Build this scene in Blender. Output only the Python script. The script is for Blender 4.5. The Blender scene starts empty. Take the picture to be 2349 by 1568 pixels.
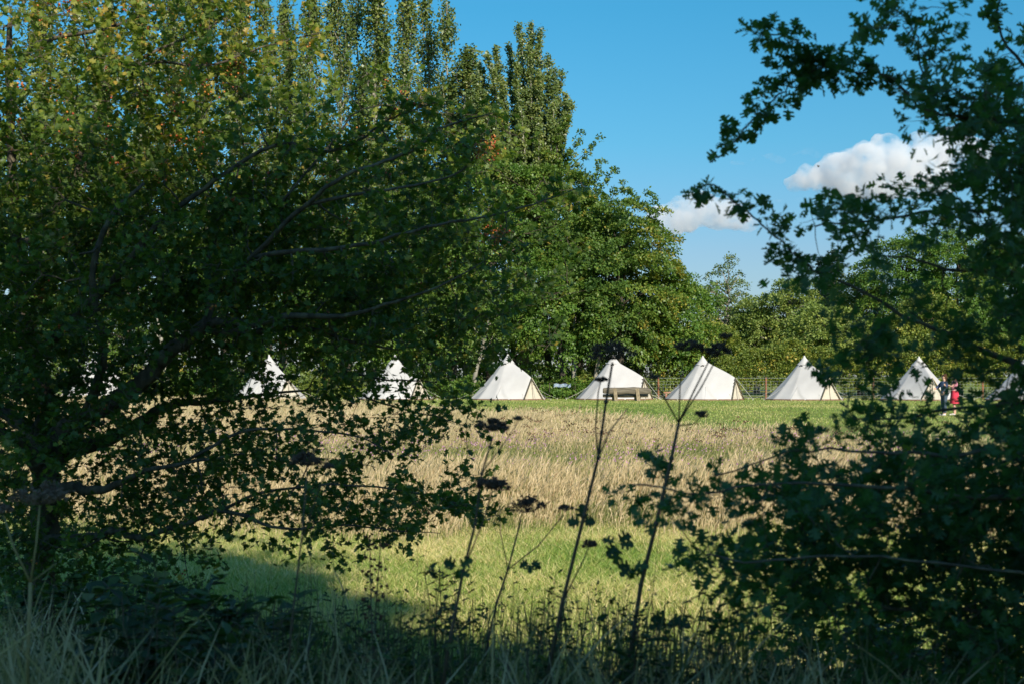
import bpy, math, random
import numpy as np
from mathutils import Vector, Matrix, noise as mnoise

# ------------------------------------------------------------------ camera, sky, sun, exposure
R = math.radians
scene = bpy.context.scene
COL = scene.collection
F, HZ, EYE = 3262.0, 860.0, 1.64           # focal length / horizon row in photo pixels, eye height in metres
SUN_AZ, SUN_EL = R(25), R(29)              # sun behind the photographer, to the right
TO_SUN = Vector((math.sin(SUN_AZ)*math.cos(SUN_EL), -math.cos(SUN_AZ)*math.cos(SUN_EL), math.sin(SUN_EL)))

cam_d = bpy.data.cameras.new("camera")
cam = bpy.data.objects.new("camera", cam_d)
COL.objects.link(cam)
scene.camera = cam
cam.location = (0, 0, EYE)
cam.rotation_euler = (R(90), 0, 0)
cam_d.sensor_width = 36
cam_d.lens = 36*F/2349.0
cam_d.shift_y = (HZ-784.0)/2349.0
cam_d.clip_end = 20000
cam_d.dof.use_dof = True
cam_d.dof.focus_distance = 60
cam_d.dof.aperture_fstop = 9.5

world = bpy.data.worlds.new("World")
scene.world = world
world.use_nodes = True
wn = world.node_tree
sky = wn.nodes.new("ShaderNodeTexSky")
sky.sky_type = 'NISHITA'
sky.sun_disc = False
sky.sun_elevation = SUN_EL
sky.sun_rotation = math.pi - SUN_AZ
sky.air_density = 1.3
sky.dust_density = 0.3
sky.ozone_density = 1.2
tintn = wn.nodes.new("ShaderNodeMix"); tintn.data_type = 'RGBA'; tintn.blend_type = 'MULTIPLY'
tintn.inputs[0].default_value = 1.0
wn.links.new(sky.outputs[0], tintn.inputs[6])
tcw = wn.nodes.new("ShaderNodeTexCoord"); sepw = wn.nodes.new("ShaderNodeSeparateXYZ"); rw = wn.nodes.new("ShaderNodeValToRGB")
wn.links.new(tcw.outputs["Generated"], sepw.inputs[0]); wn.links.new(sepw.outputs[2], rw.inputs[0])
_e = rw.color_ramp.elements                 # visible part: clear deep-blue evening air, a little paler towards the horizon
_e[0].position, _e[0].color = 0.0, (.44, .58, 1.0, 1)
_e[1].position, _e[1].color = 0.6, (.52, 1.0, 1.25, 1)  # upper sky, above the view, brightened as added fill light
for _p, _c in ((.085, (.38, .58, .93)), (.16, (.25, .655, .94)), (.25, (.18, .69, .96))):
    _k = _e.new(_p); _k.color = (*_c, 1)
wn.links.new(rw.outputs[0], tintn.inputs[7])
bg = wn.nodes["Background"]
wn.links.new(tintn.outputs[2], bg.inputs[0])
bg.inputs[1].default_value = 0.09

sun_d = bpy.data.lights.new("sun", 'SUN')
sun = bpy.data.objects.new("sun", sun_d)
COL.objects.link(sun)
sun_d.energy = 4.6
sun_d.angle = R(0.5)
sun_d.color = (1.0, 0.91, 0.76)
sun.rotation_euler = TO_SUN.to_track_quat('Z', 'Y').to_euler()

scene.view_settings.view_transform = 'Standard'
scene.view_settings.look = 'None'
scene.view_settings.exposure = 0.45
scene.view_settings.gamma = 1.0
cy = scene.cycles
cy.max_bounces = 6
cy.diffuse_bounces = 3
cy.glossy_bounces = 2
cy.transmission_bounces = 4
cy.transparent_max_bounces = 8
cy.volume_bounces = 5
cy.volume_max_steps = 256
cy.use_denoising = True
cy.caustics_reflective = False
cy.caustics_refractive = False

rng = np.random.default_rng(7)
random.seed(7)

def P(px, py, d):
    return Vector(((px-1174.5)/F*d, d, EYE+(HZ-py)/F*d))

def X(px, d):
    return (px-1174.5)/F*d

# ------------------------------------------------------------------ materials
def new_mat(name):
    m = bpy.data.materials.new(name)
    m.use_nodes = True
    nt = m.node_tree
    return m, nt, nt.nodes["Principled BSDF"], nt.nodes["Material Output"]

def ramp_node(nt, stops):
    r = nt.nodes.new("ShaderNodeValToRGB")
    el = r.color_ramp.elements
    el[0].position, el[0].color = stops[0][0], (*stops[0][1], 1)
    el[1].position, el[1].color = stops[-1][0], (*stops[-1][1], 1)
    for p, c in stops[1:-1]:
        e = el.new(p); e.color = (*c, 1)
    return r

def leaf_mat(name, stops, trans=0.35, rough=0.5, spec=0.35):
    """leaf: colour from the leaf's own tint, a little sheen, light passing through"""
    m, nt, b, out = new_mat(name)
    at = nt.nodes.new("ShaderNodeAttribute"); at.attribute_name = "tint"
    rp = ramp_node(nt, stops)
    nt.links.new(at.outputs["Fac"], rp.inputs[0])
    nt.links.new(rp.outputs[0], b.inputs["Base Color"])
    b.inputs["Roughness"].default_value = rough
    b.inputs["Specular IOR Level"].default_value = spec
    if trans > 0:
        tr = nt.nodes.new("ShaderNodeBsdfTranslucent")
        hs = nt.nodes.new("ShaderNodeMix"); hs.data_type = 'RGBA'; hs.blend_type = 'MULTIPLY'
        hs.inputs[0].default_value = 1.0
        hs.inputs[7].default_value = (1.35, 1.5, 0.55, 1)
        nt.links.new(rp.outputs[0], hs.inputs[6])
        nt.links.new(hs.outputs[2], tr.inputs[0])
        mx = nt.nodes.new("ShaderNodeMixShader"); mx.inputs[0].default_value = trans
        nt.links.new(b.outputs[0], mx.inputs[1]); nt.links.new(tr.outputs[0], mx.inputs[2])
        nt.links.new(mx.outputs[0], out.inputs[0])
    return m

def noise_mat(name, c1, c2, scale=8.0, rough=0.8, bump=0.3, stretch=(1, 1, 1), detail=6, c3=None):
    m, nt, b, out = new_mat(name)
    tc = nt.nodes.new("ShaderNodeTexCoord")
    mp = nt.nodes.new("ShaderNodeMapping"); mp.inputs["Scale"].default_value = stretch
    nz = nt.nodes.new("ShaderNodeTexNoise"); nz.inputs["Scale"].default_value = scale; nz.inputs["Detail"].default_value = detail
    nt.links.new(tc.outputs["Object"], mp.inputs[0]); nt.links.new(mp.outputs[0], nz.inputs["Vector"])
    st = [(0.3, c1), (0.7, c2)] if c3 is None else [(0.3, c1), (0.55, c2), (0.72, c3)]
    rp = ramp_node(nt, st)
    nt.links.new(nz.outputs["Fac"], rp.inputs[0]); nt.links.new(rp.outputs[0], b.inputs["Base Color"])
    b.inputs["Roughness"].default_value = rough
    b.inputs["Specular IOR Level"].default_value = 0.25
    if bump:
        bp = nt.nodes.new("ShaderNodeBump"); bp.inputs["Strength"].default_value = bump; bp.inputs["Distance"].default_value = 0.02
        nt.links.new(nz.outputs["Fac"], bp.inputs["Height"]); nt.links.new(bp.outputs[0], b.inputs["Normal"])
    return m

M = {}
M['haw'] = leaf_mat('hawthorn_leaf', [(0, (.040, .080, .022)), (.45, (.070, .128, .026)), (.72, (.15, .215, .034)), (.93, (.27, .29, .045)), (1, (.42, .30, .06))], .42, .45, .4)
M['haw_dark'] = leaf_mat('hawthorn_leaf_deep', [(0, (.045, .105, .045)), (.6, (.072, .160, .052)), (.9, (.125, .20, .045)), (1, (.26, .28, .05))], .5, .42, .45)
M['poplar'] = leaf_mat('poplar_leaf', [(0, (0.084, 0.127, 0.035)), (.55, (0.143, 0.194, 0.047)), (.9, (0.235, 0.250, 0.060)), (1, (0.370, 0.307, 0.080))], .25, .4, .5)
M['beech'] = leaf_mat('beech_leaf', [(0, (0.062, 0.120, 0.026)), (.5, (0.106, 0.183, 0.031)), (.85, (0.203, 0.248, 0.039)), (1, (0.374, 0.306, 0.052))], .30, .45, .4)
M['beech_gold'] = leaf_mat('beech_leaf_turning', [(0, (.07, .10, .02)), (.5, (.13, .15, .025)), (.85, (.22, .19, .035)), (1, (.32, .22, .05))], .3, .45, .4)
M['lime'] = leaf_mat('lime_leaf', [(0, (0.066, 0.140, 0.025)), (.5, (0.113, 0.209, 0.032)), (.9, (0.198, 0.265, 0.040)), (1, (0.317, 0.292, 0.057))], .32, .45, .4)
M['willow'] = leaf_mat('willow_leaf', [(0, (0.125, 0.184, 0.046)), (.5, (0.198, 0.268, 0.059)), (.9, (0.315, 0.351, 0.077)), (1, (0.431, 0.406, 0.104))], .25, .5, .35)
M['hedge'] = leaf_mat('hedge_leaf', [(0, (0.095, 0.144, 0.030)), (.5, (0.169, 0.222, 0.039)), (.9, (0.318, 0.309, 0.052)), (1, (0.530, 0.386, 0.075))], .28, .5, .35)
M['conifer'] = leaf_mat('conifer_needle', [(0, (.025, .05, .03)), (1, (.05, .085, .045))], .1, .5, .3)
M['bark'] = noise_mat('bark', (.032, .028, .021), (.085, .072, .055), 14, .9, .5, (1, 1, .25))
M['bark_pale'] = noise_mat('bark_pale', (.17, .155, .125), (.36, .33, .27), 5, .85, .4, (1, 1, .4))
M['bark_haw'] = noise_mat('bark_hawthorn', (.045, .036, .028), (.12, .10, .075), 22, .9, .7, (1, 1, .4), c3=(.20, .18, .11))
M['twig'] = noise_mat('twig', (.05, .04, .03), (.12, .10, .07), 30, .85, .2)
M['haws'] = leaf_mat('haw_berry', [(0, (.45, .20, .03)), (.5, (.50, .14, .025)), (1, (.30, .03, .02))], 0, .3, .5)
M['canvas'] = noise_mat('tent_canvas', (.485, .46, .438), (.545, .52, .495), 1.3, .9, .12, detail=4)
M['door_canvas'] = noise_mat('tent_door_canvas', (.50, .445, .36), (.55, .49, .40), 1.6, .9, .12)
M['piping'] = noise_mat('tent_piping', (.06, .055, .04), (.09, .08, .06), 8, .8, 0)
M['bamboo'] = noise_mat('tent_frame_sleeve', (.42, .33, .17), (.52, .41, .22), 8, .8, 0)
M['groundsheet'] = noise_mat('groundsheet', (.16, .09, .055), (.24, .15, .09), 6, .8, .1)
M['rope'] = noise_mat('rope', (.5, .47, .40), (.62, .58, .5), 30, .9, 0)
M['vent'] = noise_mat('vent_mesh', (.02, .02, .02), (.04, .04, .035), 40, .9, 0)
M['post'] = noise_mat('fence_post', (.22, .09, .045), (.36, .17, .09), 6, .85, .3, (1, 1, .2))
M['wire'] = noise_mat('fence_wire', (.26, .29, .28), (.36, .39, .38), 5, .45, 0)
M['oak'] = noise_mat('weathered_timber', (.07, .06, .045), (.16, .135, .10), 5, .9, .6, (.35, 3, 3), c3=(.23, .20, .15))
M['oak_post'] = noise_mat('weathered_timber_post', (.14, .11, .07), (.34, .27, .17), 6, .9, .6, (3, 3, .4))
M['red_timber'] = noise_mat('stained_timber', (.30, .13, .08), (.42, .22, .14), 6, .8, .3, (.3, 2, 2))
M['umbel'] = noise_mat('dead_umbel', (.06, .038, .028), (.14, .088, .062), 40, .9, .2)
M['umbel_brown'] = noise_mat('dead_umbel_pale', (.13, .08, .055), (.24, .16, .11), 40, .9, .2)
M['stem_dark'] = noise_mat('dry_stem', (.07, .05, .036), (.15, .11, .075), 12, .8, .2, (1, 1, .2))
M['stem_pale'] = noise_mat('straw_stem', (.26, .20, .09), (.40, .32, .15), 12, .8, .2, (1, 1, .2))
M['weed'] = leaf_mat('weed_leaf', [(0, (.022, .045, .016)), (.6, (.04, .08, .024)), (.9, (.07, .12, .03)), (1, (.16, .17, .05))], .3, .5, .3)
M['hogleaf'] = leaf_mat('hogweed_leaf', [(0, (.03, .065, .025)), (1, (.06, .12, .035))], .3, .5, .35)
M['dock_seed'] = noise_mat('dock_seed', (.09, .035, .02), (.17, .07, .04), 30, .9, .1)
M['meadow'] = leaf_mat('meadow_stalk', [(0, (.13, .17, .045)), (.25, (.24, .24, .085)), (.42, (.47, .365, .205)), (.8, (.63, .495, .315)), (1, (.36, .23, .12))], .22, .6, .25)
M['sward'] = leaf_mat('short_grass_blade', [(0, (0.140, 0.242, 0.046)), (.45, (0.265, 0.357, 0.072)), (.7, (0.504, 0.484, 0.171)), (1, (0.812, 0.637, 0.355))], .28, .5, .35)
M['drygrass'] = leaf_mat('dry_grass_blade', [(0, (.06, .09, .03)), (.35, (.18, .17, .08)), (.7, (.38, .31, .19)), (1, (.52, .43, .30))], .25, .6, .25)
M['flower'] = leaf_mat('knapweed_flower', [(0, (.42, .16, .38)), (1, (.60, .30, .52))], .2, .6, .2)

# the ground: mown lawn, meadow floor and mown strip, by position in the field
def ground_mat():
    m, nt, b, out = new_mat('field_ground')
    tc = nt.nodes.new("ShaderNodeTexCoord")
    def nz(scale, det=6, st=None):
        n = nt.nodes.new("ShaderNodeTexNoise"); n.inputs["Scale"].default_value = scale; n.inputs["Detail"].default_value = det
        if st:
            mp = nt.nodes.new("ShaderNodeMapping"); mp.inputs["Scale"].default_value = st
            nt.links.new(tc.outputs["Object"], mp.inputs[0]); nt.links.new(mp.outputs[0], n.inputs["Vector"])
        else:
            nt.links.new(tc.outputs["Object"], n.inputs["Vector"])
        return n
    fine, coarse = nz(9, 8), nz(.22, 4, (1, .45, 1))
    rf = ramp_node(nt, [(.3, (.10, .135, .03)), (.5, (.20, .235, .06)), (.7, (.33, .31, .12))])
    nt.links.new(fine.outputs["Fac"], rf.inputs[0])
    rc = ramp_node(nt, [(.35, (.62, .78, .6)), (.65, (1.25, 1.12, 1.05))])
    nt.links.new(coarse.outputs["Fac"], rc.inputs[0])
    mx = nt.nodes.new("ShaderNodeMix"); mx.data_type = 'RGBA'; mx.blend_type = 'MULTIPLY'; mx.inputs[0].default_value = 1
    nt.links.new(rf.outputs[0], mx.inputs[6]); nt.links.new(rc.outputs[0], mx.inputs[7])
    nt.links.new(mx.outputs[2], b.inputs["Base Color"])
    b.inputs["Roughness"].default_value = .9
    b.inputs["Specular IOR Level"].default_value = .1
    bp = nt.nodes.new("ShaderNodeBump"); bp.inputs["Strength"].default_value = .8; bp.inputs["Distance"].default_value = .05
    nt.links.new(fine.outputs["Fac"], bp.inputs["Height"]); nt.links.new(bp.outputs[0], b.inputs["Normal"])
    return m
M['ground'] = ground_mat()

# ------------------------------------------------------------------ object helpers
def tag(o, label=None, cat=None, group=None, kind=None):
    if label: o["label"] = label
    if cat: o["category"] = cat
    if group: o["group"] = group
    if kind: o["kind"] = kind
    return o

def empty(name, loc, label, cat, group=None, rz=0):
    o = bpy.data.objects.new(name, None)
    o.empty_display_size = .2
    COL.objects.link(o)
    o.location = loc
    o.rotation_euler = (0, 0, rz)
    return tag(o, label, cat, group)

def mesh_np(name, V, LI, LS, tint=None):
    me = bpy.data.meshes.new(name)
    V = np.ascontiguousarray(V, dtype=np.float32)
    me.vertices.add(len(V)); me.vertices.foreach_set("co", V.ravel())
    me.loops.add(len(LI)); me.loops.foreach_set("vertex_index", np.asarray(LI, dtype=np.int32))
    me.polygons.add(len(LS)); me.polygons.foreach_set("loop_start", np.asarray(LS, dtype=np.int32))
    me.update(calc_edges=True)
    if tint is not None:
        a = me.attributes.new("tint", 'FLOAT', 'FACE')
        a.data.foreach_set("value", np.ascontiguousarray(tint, dtype=np.float32))
    return me

def link(name, me, mat, parent=None, smooth=False):
    o = bpy.data.objects.new(name, me)
    COL.objects.link(o)
    for m in (mat if isinstance(mat, list) else [mat]):
        me.materials.append(m)
    if parent: o.parent = parent
    if smooth: me.polygons.foreach_set("use_smooth", np.ones(len(me.polygons), dtype=bool))
    return o

class MB:
    """collects polygons; build() links them as one mesh object"""
    def __init__(s): s.v, s.f = [], []
    def add(s, vs, fs):
        n = len(s.v); s.v += [tuple(v) for v in vs]; s.f += [tuple(i+n for i in f) for f in fs]
    def box(s, c, size, rot=None):
        hx, hy, hz = [k/2 for k in size]
        vs = [Vector((x, y, z)) for x in (-hx, hx) for y in (-hy, hy) for z in (-hz, hz)]
        if rot is not None: vs = [rot @ v for v in vs]
        s.add([v+Vector(c) for v in vs], [(0, 1, 3, 2), (4, 6, 7, 5), (0, 4, 5, 1), (2, 3, 7, 6), (0, 2, 6, 4), (1, 5, 7, 3)])
    def tube(s, pts, rad, n=6, cap=True):
        pts = [Vector(p) for p in pts]
        if not hasattr(rad, '__len__'): rad = [rad]*len(pts)
        base = len(s.v); up = None
        for i, p in enumerate(pts):
            t = (pts[min(i+1, len(pts)-1)]-pts[max(i-1, 0)])
            if t.length < 1e-9: t = Vector((0, 0, 1))
            t.normalize()
            if up is None:
                up = t.orthogonal().normalized()
            else:
                up = (up - t*up.dot(t))
                up = up.normalized() if up.length > 1e-6 else t.orthogonal().normalized()
            b = t.cross(up)
            for k in range(n):
                a = 2*math.pi*k/n
                s.v.append(tuple(p + (up*math.cos(a)+b*math.sin(a))*rad[i]))
        for i in range(len(pts)-1):
            for k in range(n):
                k2 = (k+1) % n
                s.f.append((base+i*n+k, base+i*n+k2, base+(i+1)*n+k2, base+(i+1)*n+k))
        if cap:
            s.f.append(tuple(base+k for k in range(n))[::-1])
            s.f.append(tuple(base+(len(pts)-1)*n+k for k in range(n)))
    def ball(s, c, r, nu=8, nv=5, jit=0.0):
        base = len(s.v); c = Vector(c)
        if not hasattr(r, '__len__'): r = (r, r, r)
        s.v.append((c.x, c.y, c.z+r[2]))
        for j in range(1, nv):
            th = math.pi*j/nv
            for i in range(nu):
                ph = 2*math.pi*i/nu
                k = 1+random.uniform(-jit, jit)
                s.v.append((c.x+r[0]*k*math.sin(th)*math.cos(ph), c.y+r[1]*k*math.sin(th)*math.sin(ph), c.z+r[2]*k*math.cos(th)))
        s.v.append((c.x, c.y, c.z-r[2])); last = len(s.v)-1
        for i in range(nu):
            s.f.append((base, base+1+i, base+1+(i+1) % nu))
            s.f.append((last, base+1+(nv-2)*nu+(i+1) % nu, base+1+(nv-2)*nu+i))
        for j in range(nv-2):
            for i in range(nu):
                a, b = base+1+j*nu+i, base+1+j*nu+(i+1) % nu
                s.f.append((a, a+nu, b+nu, b))
    def build(s, name, mat, parent=None, smooth=False):
        me = bpy.data.meshes.new(name)
        me.from_pydata(s.v, [], s.f); me.update()
        return link(name, me, mat, parent, smooth)

def unit(a):
    return a/np.maximum(np.linalg.norm(a, axis=-1, keepdims=True), 1e-9)

def leaves_mesh(name, C, T, N, L, W, tint, tmpl):
    """one mesh of many leaves: centres/bases C, long axis T, normal N, length L, width W, template (verts, faces)"""
    tv, tf = tmpl
    T = unit(np.asarray(T, float)); N = np.asarray(N, float)
    N = unit(N - T*np.sum(N*T, axis=1, keepdims=True)); B = np.cross(N, T)
    tv = np.asarray(tv, float); k = len(tv); n = len(C)
    L = np.broadcast_to(np.asarray(L, float), (n,)); W = np.broadcast_to(np.asarray(W, float), (n,))
    V = (np.asarray(C)[:, None, :] + T[:, None, :]*(tv[None, :, 0]*L[:, None])[..., None]
         + B[:, None, :]*(tv[None, :, 1]*W[:, None])[..., None] + N[:, None, :]*(tv[None, :, 2]*L[:, None])[..., None])
    flat = np.concatenate([np.asarray(f) for f in tf]); lens = np.array([len(f) for f in tf])
    LI = (np.arange(n)[:, None]*k + flat[None, :]).ravel()
    st = np.concatenate([[0], np.cumsum(lens)[:-1]])
    LS = (np.arange(n)[:, None]*len(flat) + st[None, :]).ravel()
    return mesh_np(name, V.reshape(-1, 3), LI, LS, np.repeat(np.asarray(tint, float), len(tf)))

DIAMOND = ([(0, 0, 0), (.45, .5, .05), (1, 0, -.06), (.45, -.5, .05)], [(0, 1, 2, 3)])
FOLDED = ([(0, 0, 0), (.4, .5, .10), (.75, .34, .06), (1, 0, -.05), (.75, -.34, .06), (.4, -.5, .10)], [(0, 3, 2, 1), (0, 5, 4, 3)])
_h = [(0, 0), (.16, .03), (.26, .12), (.30, .42), (.42, .50), (.45, .17), (.55, .20), (.60, .50), (.73, .50), (.72, .16), (.84, .26), (.93, .20)]
HAWLEAF = ([(u, 0 if i == 0 else v, abs(v)*.22) for i, (u, v) in enumerate(_h)] + [(1, 0, -.04)] + [(u, -v, abs(v)*.22) for u, v in _h[1:]],
           [tuple([0]+list(range(12, 0, -1))), tuple([0]+list(range(13, 24))+[12])])
_h2 = [(0, 0), (.2, .06), (.34, .46), (.5, .20), (.66, .46), (.80, .18)]
HAWSMALL = ([(u, v, abs(v)*.2) for u, v in _h2] + [(1, 0, -.04)] + [(u, -v, abs(v)*.2) for u, v in _h2[1:]],
            [(0, 6, 5, 4, 3, 2, 1), (0, 7, 8, 9, 10, 11, 6)])

def rnd_unit(n):
    return unit(rng.normal(size=(n, 3)))

# ------------------------------------------------------------------ tents
def make_tent(name_loc, door_deg, label, h=3.0, rad=2.62, seed=0):
    rs = random.Random(seed)
    root = empty('bell_tent', name_loc, label, 'tent', 'cream bell tents pitched in a row', R(door_deg))
    zd, xd, yw = 1.46, rad*1.0, .86           # A-frame door: apex height, distance, half width
    nth, nz = 120, 26
    sag = [rs.uniform(-.012, .012) for _ in range(24)]
    def cone(z):
        t = max(0., 1-z/h)
        return max(.05, rad*(.80*t+.20*t**2.0) if z > 0.0 else rad)
    V = []; keep = []
    zs = [h*(1-(i/nz)) for i in range(nz+1)]
    for z in zs:
        rc = cone(z)
        for k in range(nth):
            a = 2*math.pi*k/nth
            # panels pulled out at the seams, slack between them
            q = (a/(2*math.pi)*12) % 1.0
            sl = 1-.042*math.sin(math.pi*q)*min(1, (h-z)/h*1.6)+sag[int(a/(2*math.pi)*24) % 24]*math.sin(z*2.1+k*.05)*.4
            r = rc*sl
            x, y = r*math.cos(a), r*math.sin(a)
            if z <= zd:
                xe = xd-.18*(z/zd); ye = yw*(1-z/zd)
            else:
                t = min(1, (z-zd)/(2.55-zd)); xe = (xd-.18)*(1-t)**1.35+cone(min(z, 2.99))*(1-(1-t)**1.35) if z < 2.55 else 0; ye = 0
            if xe > rc*1.001 or z <= zd:
                # hull of the circle and the A-frame points: the canvas is stretched tight between them
                best = r
                for sgn in (1, -1):
                    pe = (xe, sgn*ye); de = math.hypot(*pe); ang = math.atan2(pe[1], pe[0])
                    if de > rc:
                        al = math.acos(min(1, rc/de)); t1 = ang+sgn*al
                        da = (a-ang+math.pi) % (2*math.pi)-math.pi
                        if 0 <= sgn*da <= al:
                            # point where ray at angle a meets the tangent line
                            den = math.cos(a-t1)
                            if den > 1e-3: best = max(best, rc/den)
                aa = (a+math.pi) % (2*math.pi)-math.pi
                if ye > 0 and abs(aa) <= math.atan2(ye, xe)+1e-6:
                    best = max(best, xe/math.cos(aa))
                x, y = best*math.cos(a), best*math.sin(a)
            V.append((x, y, z+.02))
    fs = []
    for i in range(nz):
        for k in range(nth):
            k2 = (k+1) % nth
            z = (zs[i]+zs[i+1])/2; a = 2*math.pi*(k+.5)/nth
            aa = (a+math.pi) % (2*math.pi)-math.pi
            ye = yw*(1-z/zd) if z < zd else 0
            if z < zd and abs(aa) < math.atan2(ye*.94, xd-.1): continue
            fs.append((i*nth+k, (i+1)*nth+k, (i+1)*nth+k2, i*nth+k2))
    me = bpy.data.meshes.new('canvas'); me.from_pydata(V, [], fs); me.update()
    link('canvas', me, M['canvas'], root, True)
    # door leaf set just behind the frame, two halves meeting at a zip
    d = MB()
    for s in (1, -1):
        vs = []
        for i in range(7):
            t = i/6
            z = .03+(zd-.04)*t; xe = xd-.05-.18*t; w = yw*(1-t)*.985
            vs += [(xe+.012, 0, z), (xe-.015-.03*math.sin(math.pi*t), s*w*.5, z), (xe, s*w, z)]
        d.add(vs, [(i*3+j, i*3+j+1, i*3+j+4, i*3+j+3) for i in range(6) for j in range(2)])
    do = d.build('door', M['door_canvas'], root)
    z_ = MB(); z_.tube([(xd-.02, 0, .05), (xd-.2, 0, zd-.1)], .012, 5); z_.box((xd-.13, 0, .78), (.03, .035, .16)); z_.build('zip', M['piping'], do)
    # A-frame edges: dark piping on one side of the sleeve
    for s, mname in ((1, 'bamboo'), (-1, 'piping')):
        t = MB(); t.tube([(xd+.01, s*yw, .03), (xd-.17, s*.012, zd+.01)], .035, 6); t.build('door_edge', M[mname], root)
        t = MB(); t.tube([(xd+.045, s*(yw-.03), .03), (xd-.13, s*.008, zd-.05)], .02, 6); t.build('door_piping', M['piping'], do)
    # cap sewn over the peak, with four little vents under its edge
    c = MB(); n = 24
    vs = [(0, 0, h+.05)]; fs = []
    for j, z in enumerate((h-.12, h-.36, h-.60)):
        for k in range(n):
            a = 2*math.pi*k/n; r = cone(z)*1.03+.02+(.018 if j == 2 else 0)
            vs.append((r*math.cos(a), r*math.sin(a), z+(.03*math.sin(6*a) if j == 2 else 0)))
    for k in range(n):
        fs.append((0, 1+k, 1+(k+1) % n))
        for j in range(2):
            fs.append((1+j*n+k, 1+(j+1)*n+k, 1+(j+1)*n+(k+1) % n, 1+j*n+(k+1) % n))
    c.add(vs, fs); c.build('peak_cap', M['canvas'], root, True)
    for k in range(4):
        a = R(28+90*k); v = MB(); z = h-.68; r = cone(z)+.035
        ca, sa = math.cos(a), math.sin(a)
        arc = [(r*ca-sa*y, r*sa+ca*y, z+.06*math.cos(y/.1*1.5)) for y in (-.1, -.05, 0, .05, .1)]
        v.tube(arc, .03, 5); v.build('vent', M['vent'], root)
    # hem of the groundsheet
    g = MB()
    ring = [V[nz*nth+k] for k in range(nth)]
    for k in range(nth):
        a, b = ring[k], ring[(k+1) % nth]
        g.add([(a[0]*.985, a[1]*.985, .10), (b[0]*.985, b[1]*.985, .10), (b[0]*1.012, b[1]*1.012, .004), (a[0]*1.012, a[1]*1.012, .004)], [(0, 3, 2, 1)])
    g.build('groundsheet', M['groundsheet'], root)
    # guy ropes with pegs
    for k in range(10):
        a = 2*math.pi*(k+.5)/10
        if abs((a+math.pi) % (2*math.pi)-math.pi) < .25: continue
        z0 = .95; r0 = cone(z0)*.99; r1 = rad+.75
        t = MB(); t.tube([(r0*math.cos(a), r0*math.sin(a), z0), ((r0+r1)*.5*math.cos(a), (r0+r1)*.5*math.sin(a), z0*.46), (r1*math.cos(a), r1*math.sin(a), .05)], .006, 4)
        t.tube([(r1*math.cos(a), r1*math.sin(a), .13), ((r1-.05)*math.cos(a), (r1-.05)*math.sin(a), -.05)], .016, 5)
        t.build('guy_rope', M['rope'], root)
    t = MB(); t.tube([(xd-.15, 0, zd), (xd+1.15, 0, .04)], .012, 4); t.build('guy_rope', M['rope'], root)
    return root

TENTS = [  # peak column, distance, door heading (degrees: -90 faces the camera, 0 faces right)
    (220, 96, -30, 'cream bell tent seen through the left hawthorn, leftmost of the row', 3.02),
    (617, 96, -50, 'cream bell tent whose peak shows over the fallen dry grass, second tent from the left', 3.0),
    (906, 96, -46, 'cream bell tent half veiled by a drooping hawthorn branch on its right side', 3.0),
    (1165, 95.5, -50, 'unobstructed white bell tent with closed triangular door at its right, left of the log bench', 3.04),
    (1407, 96, -38, 'cream bell tent standing behind the rustic log bench', 3.0),
    (1612, 95, -37, 'sand coloured bell tent crossed by two thin slanting hogweed stems', 2.92),
    (1845, 94.5, -62, 'bell tent with large pale door turned to camera, between two fence posts', 2.92),
    (2108, 94, -86, 'bell tent behind the two standing people, its door facing the camera', 2.86),
    (2352, 93, -90, 'bell tent cut off by the right edge of the picture, mostly behind leaves', 2.8)]
for i, (px, d, deg, lab, h) in enumerate(TENTS):
    make_tent((X(px, d), d, 0), deg, lab, h, seed=i)

# ------------------------------------------------------------------ ground and grass
g = MB()
g.add([(-900, -120, 0), (900, -120, 0), (900, 1500, 0), (-900, 1500, 0)], [(0, 1, 2, 3)])
tag(g.build('ground', M['ground']), kind='structure')

def fbm(x, y, s, seed=0.0):
    return np.array([mnoise.fractal((a*s, b*s, seed), 1.0, 2.0, 3) for a, b in zip(x, y)])

def blades(name, x, y, z0, H, lean, W, tint, head=0.0, headw=2.2):
    """upright bent blades: base pair, mid pair, tip; with head>0 a seed head fills the top part"""
    n = len(x)
    az = rng.uniform(0, 2*math.pi, n)
    side = np.stack([np.cos(az), np.sin(az), np.zeros(n)], 1)
    base = np.stack([x, y, np.broadcast_to(z0, (n,))], 1)
    up = np.stack([np.zeros(n), np.zeros(n), H], 1)
    ln = lean
    mid = base+up*.55+ln*.30
    hb = base+up*.80+ln*.62
    tip = base+up*.98+ln*1.0
    w = (W[:, None])*side
    if head > 0:
        hm = base+up*.90+ln*.80
        V = np.stack([base-w*.5, base+w*.5, mid+w*.42, mid-w*.42, hb+w*.32, hb-w*.32, hm+w*headw*.5, hm-w*headw*.5, tip], 1)
        k = 9; tf = [(0, 1, 2, 3), (3, 2, 4, 5), (5, 4, 6, 7), (7, 6, 8)]
    else:
        V = np.stack([base-w*.5, base+w*.5, mid+w*.42, mid-w*.42, tip], 1)
        k = 5; tf = [(0, 1, 2, 3), (3, 2, 4)]
    flat = np.concatenate([np.array(f) for f in tf]); lens = np.array([len(f) for f in tf]); st = np.concatenate([[0], np.cumsum(lens)[:-1]])
    LI = (np.arange(n)[:, None]*k+flat).ravel(); LS = (np.arange(n)[:, None]*len(flat)+st).ravel()
    return mesh_np(name, V.reshape(-1, 3), LI, LS, np.repeat(tint, len(tf)))

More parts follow.
